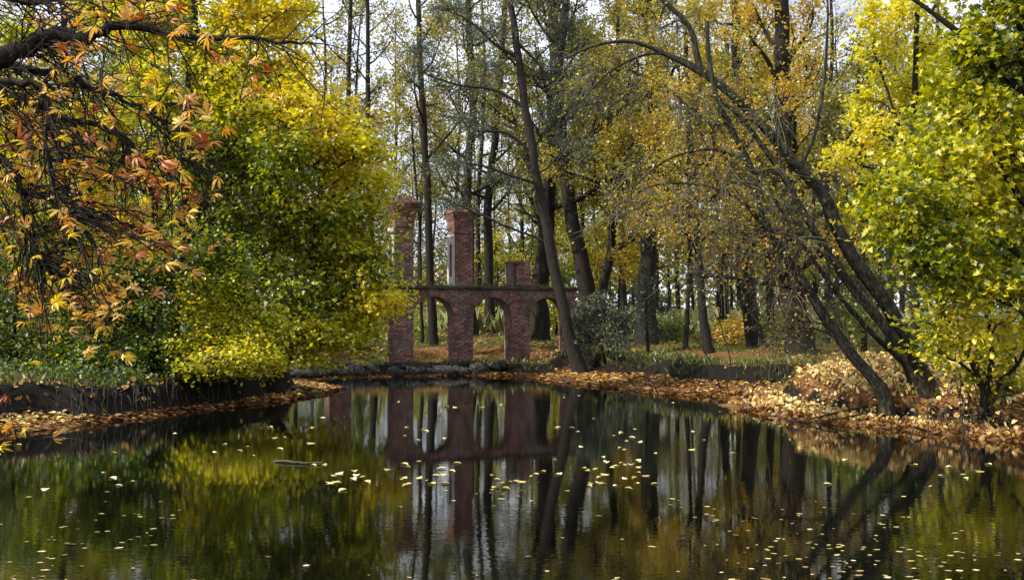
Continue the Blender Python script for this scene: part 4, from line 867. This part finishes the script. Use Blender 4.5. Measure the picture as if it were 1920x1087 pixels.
for li, (pts, r0, r1) in enumerate(limbs):
    pp = [p if isinstance(p, np.ndarray) else CPt(*p) for p in pts]; lp = smooth_path(pp, 40); lp[3:] += rng.normal(0, .012, (37, 3))
    g = Geo(); tubes(g, lp[None], (np.linspace(r0**.6, r1**.6, 40)**(1/.6))[None], 8, rough=.14); LC.append(lp); limbs[li] = (g, lp)
allL = np.concatenate([np.c_[lp, np.full(len(lp), i)] for i, lp in enumerate(LC)])
# hanging sprays: (px, py, how many)
zones = [(60, 260, 70, 60, 16), (180, 300, 90, 70, 20), (120, 400, 100, 60, 22), (230, 440, 90, 60, 20), (60, 520, 60, 60, 16), (170, 540, 70, 50, 18), (280, 330, 80, 50, 12), (330, 220, 90, 50, 9), (150, 180, 100, 50, 10),
         (400, 270, 60, 40, 5), (200, 110, 120, 40, 8), (430, 110, 90, 45, 6), (240, 20, 110, 25, 9), (120, 40, 90, 30, 7), (30, 330, 40, 60, 8), (330, 400, 60, 50, 8), (10, 440, 20, 60, 6), (190, 590, 40, 20, 7), (100, 570, 60, 30, 8), (300, 480, 50, 35, 6)]
LP, LD = [], []
def hang_twig(q, e, li, r=.007):
    m = (q+e)/2+rng.normal(0, .06, 3)+np.array([0, 0, .10*np.linalg.norm(e-q)]); tip = e+np.array([rng.uniform(-.06, .1), rng.uniform(-.06, .06), .04])
    c = smooth_path([q, m, e, tip], 12)+rng.normal(0, .006, (12, 3)); g = limbs[li][0]
    tubes(g, c[None], (r*np.linspace(1.2, .45, 12))[None], 4)
    k = rng.integers(1, 4)                                       # side twigs
    s0, sd0 = pick(np.repeat(c[None], k, 0), rng.uniform(.3, .9, k)); s = grow(s0, nrm(sd0+.8*rdir(k)), rng.uniform(.15, .5, k), 6, -.3, .18); tubes(g, s, (r*.6*np.linspace(1, .5, 6))[None].repeat(k, 0), 4)
    return tip, s[:, -1]
for cx, cy, rx, ry, m in zones:
    for i in range(int(m*1.35)):
        u = rng.normal(0, .5, 2); e = CPt(cx+u[0]*rx, cy+u[1]*ry, rng.uniform(-.7, .9))
        dd = np.linalg.norm((allL[:, :3]-e), axis=1)+np.maximum(e[2]-allL[:, 2], 0)*2+np.maximum(allL[:, 0]-e[0], 0)*1.5
        dd[allL[:, 0] < -6.2] += 9; j = int(np.argmin(dd+rng.random(len(dd))*.35)); tip, st = hang_twig(allL[j, :3], e, int(allL[j, 3]))
        LP.append(tip); [LP.append(t) for t in st if rng.random() < .6]
for px, py in [(10, 750), (20, 812), (40, 822), (88, 832), (0, 850), (55, 815), (-10, 790), (30, 800)]:
    e = CPt(px, py, rng.uniform(-.1, .1)); j = int(np.argmin(np.linalg.norm(LC[6]-e, axis=1))); tip, st = hang_twig(LC[6][max(j-2, 0)], e, 6, .004); LP.append(tip)
for li, (g, lp) in enumerate(limbs):                            # bare fine twigs along every limb
    lp2 = lp[10:]; n = 44 if li != 6 else 6; q, d = pick(np.repeat(lp2[None], n, 0), rng.random(n)); dr = nrm(d*.8+.8*rdir(n)+np.array([.15, 0, -.5]))
    s = grow(q, dr, rng.uniform(.3, 1.3, n), 10, rng.uniform(-.9, .3, n), .14); tubes(g, s, (.006*np.linspace(1.2, .4, 10))[None].repeat(n, 0), 4)
    n3 = n*2; q, d = pick(np.repeat(s, 2, 0), rng.uniform(.2, .95, n3)); s = grow(q, nrm(d+.8*rdir(n3)), rng.uniform(.12, .5, n3), 6, -.2, .2); tubes(g, s, (.0035*np.linspace(1.1, .5, 6))[None].repeat(n3, 0), 3)
    shift(g, base); g.build('limb', M['bark_dark'], ch)
def chestnut_leaf(seed):
    r = np.random.default_rng(seed); V = []; Fc = []; nlf = r.integers(5, 8); k = 0
    for i in range(nlf):
        a = (i-(nlf-1)/2)*math.radians(310/nlf)*.8+r.normal(0, .08); L = (.124-.045*abs(i-(nlf-1)/2)/((nlf-1)/2))*r.uniform(.85, 1.1); droop = r.uniform(.5, 1.3); w = L*r.uniform(.13, .18)
        d = np.array([math.sin(a), math.cos(a), 0]); s = np.array([math.cos(a), -math.sin(a), 0]); z = np.array([0, 0, 1.])
        for t, ww in ((0, .15), (.3, .5), (.62, 1), (.85, .65)):
            c = d*L*t - z*droop*L*t*t
            V += [c-s*w*ww+z*w*ww*.5, c, c+s*w*ww+z*w*ww*.5]
        V.append(d*L-z*droop*L)
        for j in range(3):
            o = k+3*j; Fc += [[o, o+1, o+4], [o, o+4, o+3], [o+1, o+2, o+5], [o+1, o+5, o+4]]
        o = k+9; Fc += [[o, o+1, o+3], [o+1, o+2, o+3]]; k += 13
    g = Geo(); g.add(V, Fc); n = 5; tubes(g, np.array([[[0, -.09, .05], [0, -.05, .03], [0, 0, 0]]]), np.array([[.0015, .0015, .002]]), 3); return g
kinds = [('chest_y', s) for s in range(3)]+[('chest_o', s+5) for s in range(3)]+[('chest_r', s+9) for s in range(2)]
lmesh = [chestnut_leaf(s).mesh('leaf', M[m]) for m, s in kinds]
LP = np.array(LP); print('chestnut leaves', len(LP))
order = np.argsort(LP[:, 1]); mass = {}
for c, j in enumerate(order):
    p = LP[j]; px = 960+p[0]/p[1]*F; py = 590-(p[2]-2)/p[1]*F
    py_ = .50 if py > 350 else .22; pr = .02 if py > 480 else (.25 if px > 300 else .12); u = rng.random()
    k = rng.integers(0, 3) if u < py_ else (rng.integers(6, 8) if u > 1-pr else rng.integers(3, 6))
    s = rng.uniform(.5, .95); rot = (rng.normal(.9, .5), rng.normal(0, .4), rng.random()*6.28)
    if c < 290: o = link('leaf', lmesh[k], ch, p-base, rot); o.scale = (s, s, s)
    else:
        g = mass.setdefault(int(k), []); g.append((p, rot, s))
for k, lst in mass.items():
    src = lmesh[k]; V0 = np.empty(len(src.vertices)*3, np.float32); src.vertices.foreach_get('co', V0); V0 = V0.reshape(-1, 3)
    tri = [list(f.vertices) for f in src.polygons]; g = Geo(); t3 = np.array([t for t in tri if len(t) == 3]); t4 = np.array([t for t in tri if len(t) == 4])
    from mathutils import Euler
    for p, rot, s in lst:
        Rm = np.array(Euler(rot).to_matrix()); W = V0 @ Rm.T*s+p-base; n0 = g.n
        g.add(W, t3, 0); g.v[-1] = W; 
        if len(t4): g.idx.append((t4+n0).reshape(-1)); g.cnt.append(np.full(len(t4), 4)); g.mi.append(np.zeros(len(t4), int))
    g.build('leaf_mass', M[kinds[k][0]], ch, kind='stuff')
print('TRIS', sum(len(m.loops)-2*len(m.polygons) for m in bpy.data.meshes))
